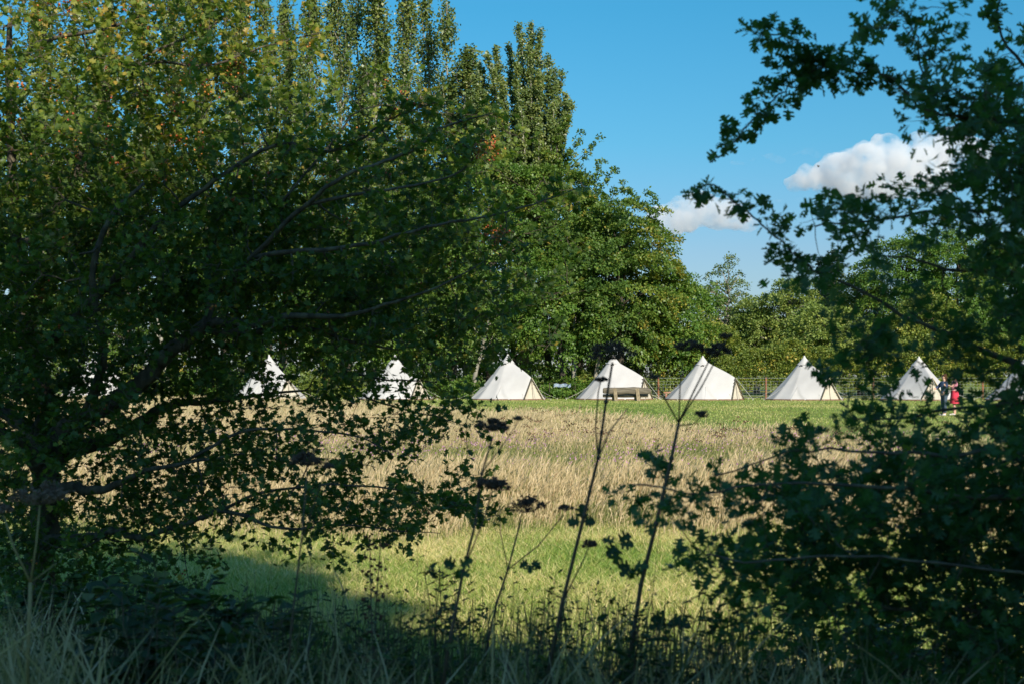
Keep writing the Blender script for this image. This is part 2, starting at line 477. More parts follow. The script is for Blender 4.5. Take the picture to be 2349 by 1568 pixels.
def scatter(n, d0, d1, margin=.06, pw=1.0):
    """points over the field seen between distances d0 and d1, more per square metre near d0 when pw > 1"""
    u = rng.uniform(0, 1, n)
    d = d0*(d1/d0)**u if pw > 1 else np.sqrt(d0*d0+(d1*d1-d0*d0)*u)
    x = rng.uniform(-(.36+margin), .36+margin, n)*d
    return x, d

# the field's edges
def meadow_far(x, d):
    px = 1174.5+F*x/d
    return np.interp(px, [-200, 300, 800, 1050, 1300, 1750, 2100, 2500], [92, 90, 72, 53, 44, 33, 26, 25])+1.5*np.sin(x*.9)+1.2*np.sin(x*2.3+1)
def meadow_near(x):
    return 14.6+.55*np.sin(x*.8)+.35*np.sin(x*2.1+.6)-.12*x

# tall meadow
x, d = scatter(330000, 13.5, 93, pw=2)
near = meadow_near(x)
ok = (d > near+rng.normal(0, .5, len(x))) & (d < meadow_far(x, d)+rng.normal(0, .8, len(x)))
x, d, near = x[ok], d[ok], near[ok]
n = len(x)
patch = fbm(x, d*.45, .35, 3.1); tuft = fbm(x, d, 1.6, 9.2)
flowery = np.exp(-((d-24)/4.0)**2)
hgt = (.50+.13*patch+.10*tuft+rng.normal(0, .07, n))*np.clip(.42+(d-near)*.24, .25, 1)*(1-.25*flowery)*np.interp(d, [14, 40, 90], [1, 1, .8])
hgt = np.clip(hgt, .10, .95)
tt = .60+.16*rng.normal(size=n)-.30*flowery*(rng.uniform(size=n) < .75)+.18*patch
leafy = rng.uniform(size=n) < .20+.42*flowery+.5*(fbm(x, d*.5, .5, 21.0) > .24)
tt = np.where(leafy, rng.uniform(0, .34, n), tt); hgt = np.where(leafy, hgt*.68, hgt)
lean = np.stack([.10+.13*rng.normal(size=n)+.12*tuft, .08*rng.normal(size=n), np.zeros(n)], 1)*hgt[:, None]*1.5
wid = .0045+.00016*d
me = blades('meadow_grass', x, d, 0., hgt, lean, wid, np.clip(tt, 0, 1), head=1, headw=1.9)
tag(link('meadow_grass', me, M['meadow']), 'tall dry straw coloured meadow grass across the middle of the field', 'grass', kind='stuff')

# pale flowers of the greener strip
x, d = scatter(15000, 18.5, 31)
ok = rng.uniform(size=len(x)) < np.clip(.35+1.2*fbm(x, d*.6, .45, 4.4), .05, 1); x, d = x[ok], d[ok]
z = .28+.24*rng.uniform(size=len(x))
c = np.stack([x, d, z], 1)
me = leaves_mesh('meadow_flowers', c, rnd_unit(len(x)), rnd_unit(len(x)), .026, .026, rng.uniform(size=len(x)), DIAMOND)
tag(link('meadow_flowers', me, M['flower']), 'small pinkish purple flower heads scattered through the greener strip of meadow', 'flowers', kind='stuff')

# brown dead seed heads standing in the dry grass
nu = 420; ux = rng.uniform(-.38, .38, nu); ud = 22*(52/22)**rng.uniform(0, 1, nu); ux = ux*ud
ok = ud < meadow_far(ux, ud)-1; ux, ud = ux[ok], ud[ok]
uc = np.repeat(np.stack([ux, ud, rng.uniform(.52, .78, len(ux))], 1), 16, axis=0); uc += rng.normal(0, 1, uc.shape)*np.array([.055, .055, .012])
me = leaves_mesh('meadow_seed_heads', uc, rnd_unit(len(uc)), np.array([0, 0, 1.0])+rng.normal(0, .4, uc.shape), .035, .03, rng.uniform(size=len(uc)), DIAMOND)
M['seedhead'] = leaf_mat('dead_seed_head', [(0, (.07, .04, .025)), (1, (.20, .12, .07))], 0, .8, .1)
tag(link('meadow_seed_heads', me, M['seedhead']), 'brown dead flower heads standing among the dry meadow grass', 'seed heads', kind='stuff')

# mown strip in front of the meadow
x, d = scatter(360000, 6.5, 17.2, margin=.05)
ok = d < meadow_near(x)+rng.normal(.4, .5, len(x)); x, d = x[ok], d[ok]; n = len(x)
patch = fbm(x, d, .7, 1.7); tuft = fbm(x, d, 4.0, 5.5)
hgt = np.clip(.070+.022*tuft+.02*rng.normal(size=n)+.012*patch, .025, .2)
tt = np.clip(.63+.22*rng.normal(size=n)+.28*patch+.12*tuft, 0, 1)
lean = np.stack([rng.normal(size=n), rng.normal(size=n), np.zeros(n)], 1)*hgt[:, None]*.75
me = blades('mown_grass', x, d, 0., hgt, lean, rng.uniform(.0045, .0085, n), tt)
tag(link('mown_grass', me, M['sward']), 'short mown sunlit grass with pale clippings in front of the meadow', 'grass', kind='stuff')

# lawn round the tents
x, d = scatter(120000, 45, 104, margin=.04)
ok = d > meadow_far(x, d)-3; x, d = x[ok], d[ok]; n = len(x)
patch = fbm(x, d*.4, .25, 8.8)
hgt = rng.uniform(.03, .075, n)
me = blades('lawn_grass', x, d, 0., hgt, np.stack([rng.normal(size=n), rng.normal(size=n), np.zeros(n)], 1)*hgt[:, None]*.5, rng.uniform(.015, .03, n), np.clip(.50+.3*patch+.16*rng.normal(size=n), 0, .9))
tag(link('lawn_grass', me, M['sward']), 'short green lawn on which the tents are pitched', 'grass', kind='stuff')

# ------------------------------------------------------------------ trees of the wood
def limb_path(a, b, sag=.0, wob=.06, n=5):
    a, b = Vector(a), Vector(b); L = (b-a).length
    pts = []
    for i in range(n+1):
        t = i/n
        p = a.lerp(b, t)+Vector((random.uniform(-1, 1), random.uniform(-1, 1), random.uniform(-.5, .5)))*wob*L*math.sin(math.pi*t)
        p.z += -sag*L*math.sin(math.pi*t)
        pts.append(p)
    return pts

def spray_leaves(cent, out, n_each, spread, thick, droop=.25):
    """flat sprays of leaves round every centre, each tilted outwards like a bough end"""
    m = len(cent)
    out = unit(out)
    upn = unit(np.array([0, 0, 1.0])+out*.55+rng.normal(0, .25, (m, 3)))
    e1 = unit(np.cross(upn, rnd_unit(m))); e2 = np.cross(upn, e1)
    k = n_each
    r = np.sqrt(rng.uniform(0, 1, (m, k)))*spread[:, None]; th = rng.uniform(0, 2*math.pi, (m, k))
    pos = cent[:, None]+e1[:, None]*(r*np.cos(th))[..., None]+e2[:, None]*(r*np.sin(th))[..., None]+upn[:, None]*(rng.normal(0, 1, (m, k))*thick)[..., None]
    pos[..., 2] -= droop*r**2/np.maximum(spread[:, None], .01)
    nor = unit(upn[:, None]+rng.normal(0, .55, (m, k, 3)))
    tan = unit(out[:, None]*.6+rng.normal(0, .6, (m, k, 3))+np.array([0, 0, -.35]))
    return pos.reshape(-1, 3), tan.reshape(-1, 3), nor.reshape(-1, 3), np.repeat(np.arange(m), k)

def envelope_points(n, rx, ry, zc, rz, seed, lobes=.28, low=-1.0, inner=.35):
    u = rnd_unit(n*3)
    u = u[u[:, 2] > low][:n]
    amp = np.array([1+lobes*mnoise.fractal(Vector(v)*1.9+Vector((seed*3.7, 0, 0)), 1.0, 2.0, 3) for v in u])
    rad = amp*np.where(rng.uniform(size=len(u)) < inner, rng.uniform(.45, .9, len(u)), rng.uniform(.86, 1.04, len(u)))
    p = u*rad[:, None]*np.array([rx, ry, rz])
    p[:, 2] += zc
    return p, u

def broadleaf(name, loc, label, mat, rx, ry, zc, rz, seed, sprays=230, per=82, spread=(.5, 1.0), leaf=(.15, .27), trunk_r=.28, bark='bark', group=None, low=-.85, lobes=.28, gold=0.0, inner=.35, limbs=16, extra=None, cat='tree'):
    random.seed(seed)
    root = empty(name, loc, label, cat, group)
    cent, out = envelope_points(sprays, rx, ry, zc, rz, seed, lobes, low, inner)
    if extra is not None:
        cent = np.vstack([cent, extra]); out = np.vstack([out, unit(extra-np.array([0, 0, zc-rz*.4]))])
    cent[:, 2] = np.maximum(cent[:, 2], .5)
    sp = rng.uniform(spread[0], spread[1], len(cent))
    if extra is not None: sp[-len(extra):] = rng.uniform(.16, .42, len(extra))
    C, T, N, idx = spray_leaves(cent, out, per, sp, .10)
    if extra is not None:
        kp = (idx < len(cent)-len(extra)) | (rng.uniform(size=len(C)) < .5); C, T, N, idx = C[kp], T[kp], N[kp], idx[kp]
    ctint = rng.normal(.45, .16, len(cent))+gold*np.clip(out[:, 0], 0, 1)  # gold: right-hand sprays tinted yellower, sunlight from the right painted into leaf colour
    ti = np.clip(ctint[idx]+rng.normal(0, .14, len(C)), 0, 1)
    L = rng.uniform(leaf[0], leaf[1], len(C))
    keep = C[:, 2] > .1
    me = leaves_mesh('crown', C[keep], T[keep], N[keep], L[keep], L[keep]*.66, ti[keep], DIAMOND)
    link('crown', me, M[mat], root)
    t = MB()
    top = zc+rz*.55
    tp = limb_path((0, 0, -.1), (random.uniform(-.4, .4), random.uniform(-.3, .3), top), 0, .03, 7)
    t.tube(tp, [trunk_r*(1.25 if i == 0 else 1-.85*i/7) for i in range(8)], 9)
    sel = rng.choice(len(cent), min(limbs, len(cent)), replace=False)
    for i in sel:
        b = Vector(cent[i]); z0 = max(zc-rz*.75, min(top*.9, b.z-abs(rx)*.35)); k = max(0, min(.98, z0/top))
        a = tp[0].lerp(tp[-1], k)
        lp = limb_path(a, b, -.06, .05, 5)
        t.tube(lp, [trunk_r*.34*(1-.85*j/5) for j in range(6)], 5)
    t.build('trunk', M[bark], root, True)
    return root

def poplar_mesh(h, seed, rmax=1.3, n_br=66, per=145, base=.22, leaf=(.15, .27)):
    random.seed(seed)
    C = []; T = []; N = []; ti = []
    t = MB()
    pts = [Vector((.25*math.sin(k*1.3+seed), .25*math.cos(k*.9), h*k/9)) for k in range(10)]
    t.tube(pts, [.24*(1-.93*k/9)+.01 for k in range(10)], 7)
    def tr(z):
        k = min(8.999, max(0, z/h*9)); i = int(k); return pts[i].lerp(pts[i+1], k-i)
    for b in range(n_br):
        f = base+(1-base)*(b+random.random())/n_br*.97
        z0 = f*h
        env = rmax*(.42+.58*min(1, (1-f)*2.4))*(1 if f > base+.1 else .9)
        env *= min(1, (1-f)*5+.12)
        env *= 1+.42*mnoise.noise(Vector((seed*2.3, f*9.0, 0)))
        if mnoise.noise(Vector((seed*5.1, f*13.0, 4))) < -.30: continue
        a = random.uniform(0, 2*math.pi); L = random.uniform(2.0, 5.2)*min(1, .35+(1-f)*2.2)
        r = env*random.uniform(.55, 1.05)
        p0 = tr(z0); p1 = tr(min(h, z0+L))+Vector((math.cos(a)*r, math.sin(a)*r, 0)); p1.z = z0+L
        pm = p0.lerp(p1, .45)+Vector((math.cos(a)*r*.22, math.sin(a)*r*.22, 0))
        t.tube([p0, pm, p1], [.045, .03, .008], 4)
        u = rng.beta(1.5, 1.1, per)
        a0, am, a1 = np.array(p0), np.array(pm), np.array(p1)
        c = ((1-u)**2)[:, None]*a0+(2*u*(1-u))[:, None]*am+(u**2)[:, None]*a1
        c = c+rng.normal(0, 1, (per, 3))*np.array([.26, .26, .30])*(.55+.6*np.sin(np.pi*u))[:, None]
        C.append(c); T.append(rng.normal(0, .6, (per, 3))+np.array([math.cos(a)*.5, math.sin(a)*.5, -.1]))
        N.append(rng.normal(0, .75, (per, 3))+np.array([math.cos(a), math.sin(a), .5])*.8)
        ti.append(np.clip(random.gauss(.45, .15)+rng.normal(0, .15, per), 0, 1))
    C = np.vstack(C); L = rng.uniform(leaf[0], leaf[1], len(C))
    me = leaves_mesh('crown', C, np.vstack(T), np.vstack(N), L, L*.8, np.concatenate(ti), DIAMOND)
    me.materials.append(M['poplar'])
    mt = bpy.data.meshes.new('trunk'); mt.from_pydata(t.v, [], t.f); mt.update(); mt.materials.append(M['bark_pale'])
    return me, mt

PV = [poplar_mesh(30, 11, 1.35, 74), poplar_mesh(30, 23, 1.45, 66), poplar_mesh(30, 37, 1.15, 58), poplar_mesh(30, 41, 1.6, 76), poplar_mesh(30, 57, 1.3, 70), poplar_mesh(30, 63, 1.5, 80)]
def place_poplar(px, py, d, var, label, wid=1.0, rz=0.0):
    hh = EYE+(HZ-py)/F*d
    root = empty('poplar_tree', (X(px, d), d, 0), label, 'tree', 'tall narrow poplars in a line behind the wood', rz)
    for nm, me in zip(('crown', 'trunk'), PV[var]):
        o = bpy.data.objects.new(nm, me); COL.objects.link(o); o.parent = root
        o.scale = (wid*1.12, wid*1.12, hh/30)
POP = [  # top column, top row, distance, variant, label, width
    (95, -30, 116, 1, 'narrow poplar glimpsed behind the leafy upper left corner', 1.15),
    (175, -10, 117, 2, 'narrow poplar behind the pale upper left hawthorn bough', 1.1),
    (245, 25, 118, 0, 'narrow poplar seen in the gap under the sunlit top left bough', 1.1),
    (318, -20, 116, 4, 'narrow poplar behind the orange haws at the upper left', 1.0),
    (395, 20, 118, 1, 'narrow poplar behind hawthorn leaves, beside the first blue gap at the top', 1.1),
    (468, -20, 117, 5, 'narrow poplar hidden behind the dark hawthorn top', 1.1),
    (545, 0, 119, 0, 'narrow poplar just left of the blue gap at the top', 1.1),
    (611, 12, 115, 2, 'slim poplar spire right of the hawthorn top, leftmost clear against the sky', 1.05),
    (657, 14, 117, 0, 'thin short-topped poplar spire, second clear of the hawthorn', .8),
    (712, 5, 114, 4, 'poplar spire behind the dark shaded hawthorn sprig', 1.05),
    (774, -40, 115, 3, 'tall poplar running out of the top edge, left of a twin', .92),
    (822, -25, 117, 5, 'tall poplar running out of the top edge, between two others as tall', .95),
    (868, -35, 114, 0, 'tall poplar running out of the top edge, rightmost of those cut off', 1.15),
    (927, -4, 115, 4, 'poplar spire whose tip just reaches the top edge, third from the right', 1.0),
    (977, -8, 117, 2, 'slim poplar spire second from the right end of the line', 1.0),
    (1030, 10, 114, 5, 'poplar spire at the right end of the line, open sky on its right', .95),
    (1075, 128, 113, 0, 'lower bushy poplar between the spires and the windswept tree', 1.25)]
for i, a in enumerate(POP):
    place_poplar(a[0], a[1], a[2], a[3], a[4], a[5], i*1.7)

# the big windswept poplar: several ascending leaders that lean together
def windswept(px, d, label):
    random.seed(99)
    root = empty('windswept_poplar', (X(px, d), d, 0), label, 'tree')
    tips = [(1092, 170, 0), (1080, 215, .6), (1085, 260, -.6), (1135, 105, -.4), (1100, 240, 1.5), (1090, 300, 1.0), (1222, 52, 0), (1195, 66, .8), (1170, 95, -.8), (1120, 122, .4), (1103, 150, -.6), (1240, 75, .6), (1262, 130, -.5), (1272, 170, .9), (1215, 120, 1.6), (1185, 160, 1.8), (1150, 190, 1.6), (1240, 180, 1.7), (1305, 215, .2), (1290, 165, 0), (1310, 240, 1.0), (1110, 215, 1.2), (1270, 250, 1.8), (1215, 210, -1.6), (1285, 290, 1.4), (1130, 270, 1.6), (1195, 260, 2.0), (1235, 290, 2.0)]
    t = MB(); C = []; T = []; N = []; ti = []
    base = Vector((0, 0, 0))
    t.tube([(0, 0, -.1), (.1, 0, 5), (0, 0, 10)], [.5, .4, .3], 9)
    for (tx, ty, dy) in tips:
        tip = P(tx, ty, d)-Vector((X(px, d), d, 0)); tip.y += -dy*1.2
        a = Vector((tip.x*.12, tip.y*.1, 9+random.uniform(-1, 2)))
        m = a.lerp(tip, .5)+Vector((.35+tip.x*.06, 0, 0))
        t.tube([a, a.lerp(m, .5)+Vector((.15, 0, 0)), m, m.lerp(tip, .5), tip], [.16, .12, .08, .05, .01], 5)
        L = (tip-a).length
        for b in range(int(L*3.4)):
            f = .16+.84*(b+random.random())/(L*3.4)
            c0 = np.array(a)*(1-f)**2+2*f*(1-f)*np.array(m)+np.array(tip)*f*f
            per = 74
            ang = random.uniform(0, 2*math.pi); ll = random.uniform(.5, 1.45)*(1.12-.85*f)
            dirv = np.array([math.cos(ang)*.7-.25, math.sin(ang)*.7, .75]); dirv /= np.linalg.norm(dirv)
            u = rng.uniform(0, 1, per)
            C.append(c0+dirv*(u*ll*1.3)[:, None]+rng.normal(0, .13, (per, 3)))
            T.append(rng.normal(0, .5, (per, 3))+np.array([-.7, 0, .2])); N.append(rng.normal(0, .7, (per, 3))+np.array([.2, -.6, .5]))
            ti.append(np.clip(random.gauss(.42, .16)+rng.normal(0, .15, per), 0, 1))
    C = np.vstack(C); L = rng.uniform(.13, .22, len(C))
    link('crown', leaves_mesh('crown', C, np.vstack(T), np.vstack(N), L, L*.72, np.concatenate(ti), DIAMOND), M['poplar'], root)
    t.build('trunk', M['bark_pale'], root, True)
windswept(1205, 108, 'big windswept tree with leaning ascending limbs, tallest right of the poplar line')

def tree_at(px, top, d, width_px, label, mat, seed, bottom=836, **kw):
    """a broadleaf tree whose crown spans the given rows and width"""
    zt = EYE+(HZ-top)/F*d; zb = max(.4, EYE+(HZ-bottom)/F*d)
    rx = width_px/2/F*d
    return broadleaf('broadleaf_tree', (X(px, d), d, 0), label, mat, rx, kw.pop('ry', rx*.9), (zt+zb)/2, (zt-zb)/2, seed, **kw)

WOOD = 'broadleaf trees along the front of the wood'
BACK = 'broadleaf trees deeper in the wood'
tree_at(60, 380, 106, 330, 'broad tree of the wood behind the leftmost hawthorn trunk', 'beech', 1, group=WOOD, sprays=260)
tree_at(290, 400, 107, 330, 'broad tree of the wood behind the gap between the two left tents', 'beech', 2, group=WOOD, sprays=260)
tree_at(520, 420, 106, 330, 'broad tree of the wood behind the second tent from the left', 'lime', 3, group=WOOD, sprays=260)
tree_at(745, 430, 107, 320, 'broad tree of the wood between the second and third tents', 'beech', 4, group=WOOD, sprays=280)
tree_at(935, 400, 106, 320, 'mid green tree of the wood behind the third tent', 'beech', 5, group=WOOD, sprays=300)
tree_at(1120, 360, 105, 320, 'pale green tree of the wood below the windswept poplar', 'lime', 6, group=WOOD, sprays=320, bottom=840)
# right end of the wood: spiky upper boughs and the big round crown
def bough_points(specs, px, d):
    pts = []
    for (x0, y0, x1, y1, dd, n) in specs:
        for k in range(n):
            t = (k+.5)/n
            p = P(x0+(x1-x0)*t, y0+(y1-y0)*t, d+dd)-Vector((X(px, d), d, 0))
            pts.append((p.x+random.uniform(-.15, .15), p.y, p.z+random.uniform(-.15, .15)))
    return np.array(pts)
ex = bough_points([(1280, 330, 1312, 262, -1, 7), (1290, 400, 1345, 300, 0, 9), (1300, 430, 1382, 312, .5, 10), (1330, 460, 1395, 360, -.6, 9)], 1270, 107)
tree_at(1262, 345, 107, 205, 'tall green tree with upswept boughs, right below the windswept poplar', 'beech', 7, group=WOOD, sprays=300, extra=ex, bottom=640, spread=(.35, .8))
ex = bough_points([(1350, 470, 1428, 382, 0, 9), (1360, 520, 1440, 410, .8, 8), (1390, 520, 1472, 445, -.5, 8), (1330, 480, 1390, 385, 1, 7)], 1370, 105)
tree_at(1362, 468, 105, 225, 'green tree with spiky ascending branches stepping down to the right', 'beech', 8, group=WOOD, sprays=300, extra=ex, bottom=780, spread=(.35, .85))
tree_at(1424, 455, 101.5, 285, 'large round-crowned tree tinted sun-gold on its right, at the right end of the wood', 'beech', 9, group=WOOD, sprays=520, per=96, bottom=848, gold=.34, lobes=.2, ry=4.0, spread=(.4, .85))
tree_at(1545, 620, 103, 200, 'low spreading tree at the very right end of the wood', 'lime', 10, group=WOOD, sprays=200, bottom=850, gold=.2)
tree_at(1290, 560, 102, 250, 'leafy lower tree left of the round gold-edged crown', 'lime', 11, group=WOOD, sprays=300, bottom=846)
tree_at(1040, 600, 103, 260, 'low leafy tree behind the unobstructed tent', 'beech', 12, group=WOOD, sprays=240, bottom=848)
tree_at(800, 620, 103, 280, 'low leafy tree left of the third tent', 'lime', 13, group=WOOD, sprays=220, bottom=848)
for i, (px, top) in enumerate([(-40, 300), (170, 330), (400, 300), (640, 330), (860, 300), (1010, 310), (1180, 340), (1330, 470)]):
    tree_at(px, top, 121, 330, ['dark tree deep in the wood at the left edge', 'dark tree deep in the wood behind the left hawthorn bough', 'dark tree deep in the wood behind the thick diagonal bough', 'dark tree deep in the wood behind the lit hawthorn sprig',
            'dark tree deep in the wood below the cut-off poplars', 'dark tree deep in the wood below the right end of the poplar line', 'dark tree deep in the wood below the windswept tree', 'dark tree deep in the wood behind the spiky branches'][i], 'beech', 30+i, group=BACK, sprays=190, per=48, spread=(.7, 1.3), leaf=(.25, .42), bottom=900, low=-1, inner=.3)

def thicket(x0, x1, d, hgt, label, n=620):
    root = empty('thicket', ((x0+x1)/2, d, 0), label, 'thicket')
    w = x1-x0; cx = rng.uniform(-w/2, w/2, n); cz = rng.uniform(.3, hgt, n)*(1+.15*np.sin(cx*.4)); cyy = rng.normal(0, .8, n)
    cent = np.stack([cx, cyy, cz], 1); out = unit(np.stack([rng.normal(0, .4, n), -np.ones(n), .5*np.ones(n)], 1))
    C, T, N, idx = spray_leaves(cent, out, 46, rng.uniform(.9, 1.6, n), .2)
    ti = np.clip(rng.normal(.4, .17, n)[idx]+rng.normal(0, .13, len(C)), 0, 1); L = rng.uniform(.3, .5, len(C)); k = C[:, 2] > .1
    link('foliage', leaves_mesh('foliage', C[k], T[k], N[k], L[k], L[k]*.66, ti[k], DIAMOND), M['beech'], root)
thicket(X(-160, 127), X(1640, 127), 127, 8.5, 'dark tangled thicket closing the back of the wood')
# understorey bushes under the wood
BUSH = 'bushes along the foot of the wood'
def bush(px, top, d, w, label, mat, seed, **kw):
    zt = EYE+(HZ-top)/F*d
    rx = w/2/F*d
    return broadleaf('bush', (X(px, d), d, 0), label, mat, rx, rx*.8, zt*.45, zt*.55, seed, trunk_r=.07, low=-.8, limbs=8, group=BUSH, cat='bush', **dict(dict(sprays=60, per=56, spread=(.3, .6), leaf=(.12, .22)), **kw))
bush(80, 800, 100, 240, 'dark bush left of the leftmost tent', 'beech', 51)
bush(340, 840, 101, 170, 'bush between the two leftmost tents, above the dry grass', 'hedge', 52)
bush(470, 835, 100, 130, 'bright green bush left of the second tent', 'lime', 53)
bush(745, 850, 101, 150, 'low bush right of the second tent', 'hedge', 54)
bush(1050, 865, 100, 140, 'yellow-green bush left of the unobstructed tent', 'lime', 55)
bush(1305, 868, 101, 130, 'yellow-green bush in the gap left of the log bench', 'lime', 56)
bush(1340, 835, 103, 160, 'dark green bush behind the left slope of the bench tent', 'hedge', 57)
bush(1235, 840, 103, 170, 'dark bush behind the door side of the unobstructed tent', 'beech', 58)
bush(1520, 830, 103, 180, 'dark bush between the bench tent and the sand coloured tent', 'hedge', 59)
bush(1000, 815, 104, 190, 'shadowed bush behind the third tent', 'beech', 60)
bush(860, 825, 104, 200, 'shadowed bush above the left slope of the third tent', 'beech', 61)
bush(590, 800, 104, 220, 'shadowed bush behind the second tent', 'beech', 62)
bush(220, 795, 104, 240, 'shadowed bush behind the leftmost tent', 'hedge', 63)
bush(1420, 815, 105, 220, 'shadowed bush behind the bench tent', 'beech', 64)
# bare stems in the shade at the wood's edge
for i, (px, lab) in enumerate([(390, 'pale slanting trunk above the bright bush at left'), (1078, 'slanting bare trunk left of the unobstructed tent peak'), (1318, 'straight trunk in the shade above the gap between tents'), (1362, 'pale leaning trunk left of the bench tent peak'), (1470, 'dark bare trunk right of the bench tent peak')]):
    t = MB(); d = 100.5+i*.6; a = R([-9, 14, 0, 6, -4][i])
    root = empty('bare_trunk', (X(px, d), d, 0), lab, 'tree trunk', 'bare trunks in the shade of the wood')
    pts = [Vector((math.sin(a)*z+.06*math.sin(z*1.7+i), 0, z)) for z in (-.1, 1, 2, 3, 4.5, 6.5)]
    t.tube(pts, [.22, .17, .16, .15, .12, .06], 8)
    for k in range(3):
        z = 3.2+k*.9; t.tube([(math.sin(a)*z, 0, z), (math.sin(a)*z+(-1)**k*.6, .2, z+.7), (math.sin(a)*z+(-1)**k*1.1, .3, z+1.6)], [.06, .04, .015], 5)
    t.build('trunk', M['bark_pale'] if i != 4 else M['bark'], root, True)

# right hand background
FAR = 'trees beyond the fence on the right'
tree_at(1662, 606, 132, 128, 'airy grey-green tree with sky showing through, beside the round gold-edged crown', 'poplar', 70, group=FAR, sprays=120, per=50, bottom=800, spread=(.5, 1.0), bark='bark_pale', inner=.4, lobes=.5, limbs=30)
tree_at(1735, 690, 128, 120, 'yellowish twiggy tree beyond the fence right of the airy tree', 'willow', 71, group=FAR, sprays=150, bottom=850, bark='bark_pale', limbs=40)
tree_at(1815, 640, 126, 170, 'broad pale willow with light stems beyond the fence', 'willow', 72, group=FAR, sprays=300, bottom=850, bark='bark_pale', limbs=60)
tree_at(1975, 620, 122, 150, 'mid green tree beside the dark conifers', 'hedge', 73, group=FAR, sprays=220, bottom=860)
tree_at(2070, 540, 118, 210, 'bright green tree behind the sparse right hawthorn twigs', 'lime', 74, group=FAR, sprays=320, bottom=850)
tree_at(2200, 510, 117, 230, 'bright green tree behind the dense right hawthorn', 'lime', 75, group=FAR, sprays=320, bottom=850)
tree_at(2330, 540, 118, 230, 'bright green tree at the right edge of the picture', 'lime', 76, group=FAR, sprays=300, bottom=850)
tree_at(2130, 680, 110, 210, 'leafy lower tree above the tent behind the two people', 'hedge', 77, group=FAR, sprays=240, bottom=880)
tree_at(2290, 690, 110, 210, 'leafy lower tree at right above the standing people', 'lime', 78, group=FAR, sprays=240, bottom=880)
tree_at(1620, 740, 118, 160, 'low tree where the wood meets the hedge', 'hedge', 79, group=FAR, sprays=180, bottom=870)
tree_at(1900, 700, 116, 200, 'leafy tree in front of the dark conifers', 'willow', 80, group=FAR, sprays=260, bottom=870)
tree_at(1720, 720, 150, 300, 'distant dark tree closing the gap behind the hedge', 'hedge', 81, group=FAR, sprays=150, bottom=880, leaf=(.25, .4), spread=(.8, 1.4))

def conifer(px, top, d, label):
    h = EYE+(HZ-top)/F*d
    root = empty('conifer_tree', (X(px, d), d, 0), label, 'conifer', 'dark conifers on the skyline')
    t = MB(); t.tube([(0, 0, 0), (0, 0, h*.6), (0, 0, h)], [.25, .13, .01], 7)
    C = []; T = []; N = []
    z = h*.25
    while z < h*.99:
        rr = .25+(h-z)*.24
        for k in range(7):
            a = random.uniform(0, 2*math.pi); L = rr*random.uniform(.75, 1.1)
            e = Vector((math.cos(a)*L, math.sin(a)*L, z+L*.12)); t.tube([(0, 0, z), e*.5+Vector((0, 0, z*.5-.1)), e], [.03, .02, .006], 4)
            m = int(26*L)+6; u = rng.uniform(.1, 1, m)
            c = np.array([0, 0, z])*(1-u)[:, None]+np.array(e)*u[:, None]+rng.normal(0, .10, (m, 3))
            C.append(c); T.append(rng.normal(0, .5, (m, 3))+np.array([math.cos(a), math.sin(a), -.3])); N.append(rng.normal(0, .4, (m, 3))+np.array([0, 0, 1]))
        z += random.uniform(.38, .55)
    C = np.vstack(C); L = rng.uniform(.3, .5, len(C))
    link('crown', leaves_mesh('crown', C, np.vstack(T), np.vstack(N), L, L*.4, rng.uniform(size=len(C)), DIAMOND), M['conifer'], root)
    t.build('trunk', M['bark'], root)
conifer(1913, 566, 150, 'pointed dark conifer on the skyline, the taller of two')
conifer(1886, 592, 152, 'dark conifer on the skyline, the lower left of two')

# clipped-looking hedge behind the fence
def hedge(x0, x1, d, hgt, label, seed, n=1050):
    root = empty('hedge', ((x0+x1)/2, d, 0), label, 'hedge')
    w = x1-x0
    cx = rng.uniform(-w/2, w/2, n); top = hgt*(1+.12*np.sin(cx*.7+seed)+.08*np.sin(cx*2.3))
    f = rng.uniform(0, 1, n)
    cz = np.where(f < .7, rng.uniform(.25, 1, n)*top, top*rng.uniform(.92, 1.03, n))
    cyy = np.where(f < .7, -.9+rng.normal(0, .16, n)+.35*(cz/top), rng.uniform(-.9, .9, n))
    cent = np.stack([cx, cyy, cz], 1); out = unit(np.stack([rng.normal(0, .3, n), -np.where(f < .7, 1, .2)*np.ones(n), .4+.6*(cz/top)], 1))
    C, T, N, idx = spray_leaves(cent, out, 40, rng.uniform(.3, .6, n), .09)
    ti = np.clip(rng.normal(.5, .17, n)[idx]+rng.normal(0, .15, len(C)), 0, 1); L = rng.uniform(.11, .2, len(C)); k = C[:, 2] > .08
    link('foliage', leaves_mesh('foliage', C[k], T[k], N[k], L[k], L[k]*.7, ti[k], DIAMOND), M['hedge'], root)
hedge(X(1500, 103), X(2080, 103), 103, 3.4, 'long leafy hedge behind the wire fence and the right hand tents', 1.0)
hedge(X(2085, 103), X(2480, 103), 103, 3.9, 'taller leafy hedge behind the two standing people', 2.4, 760)

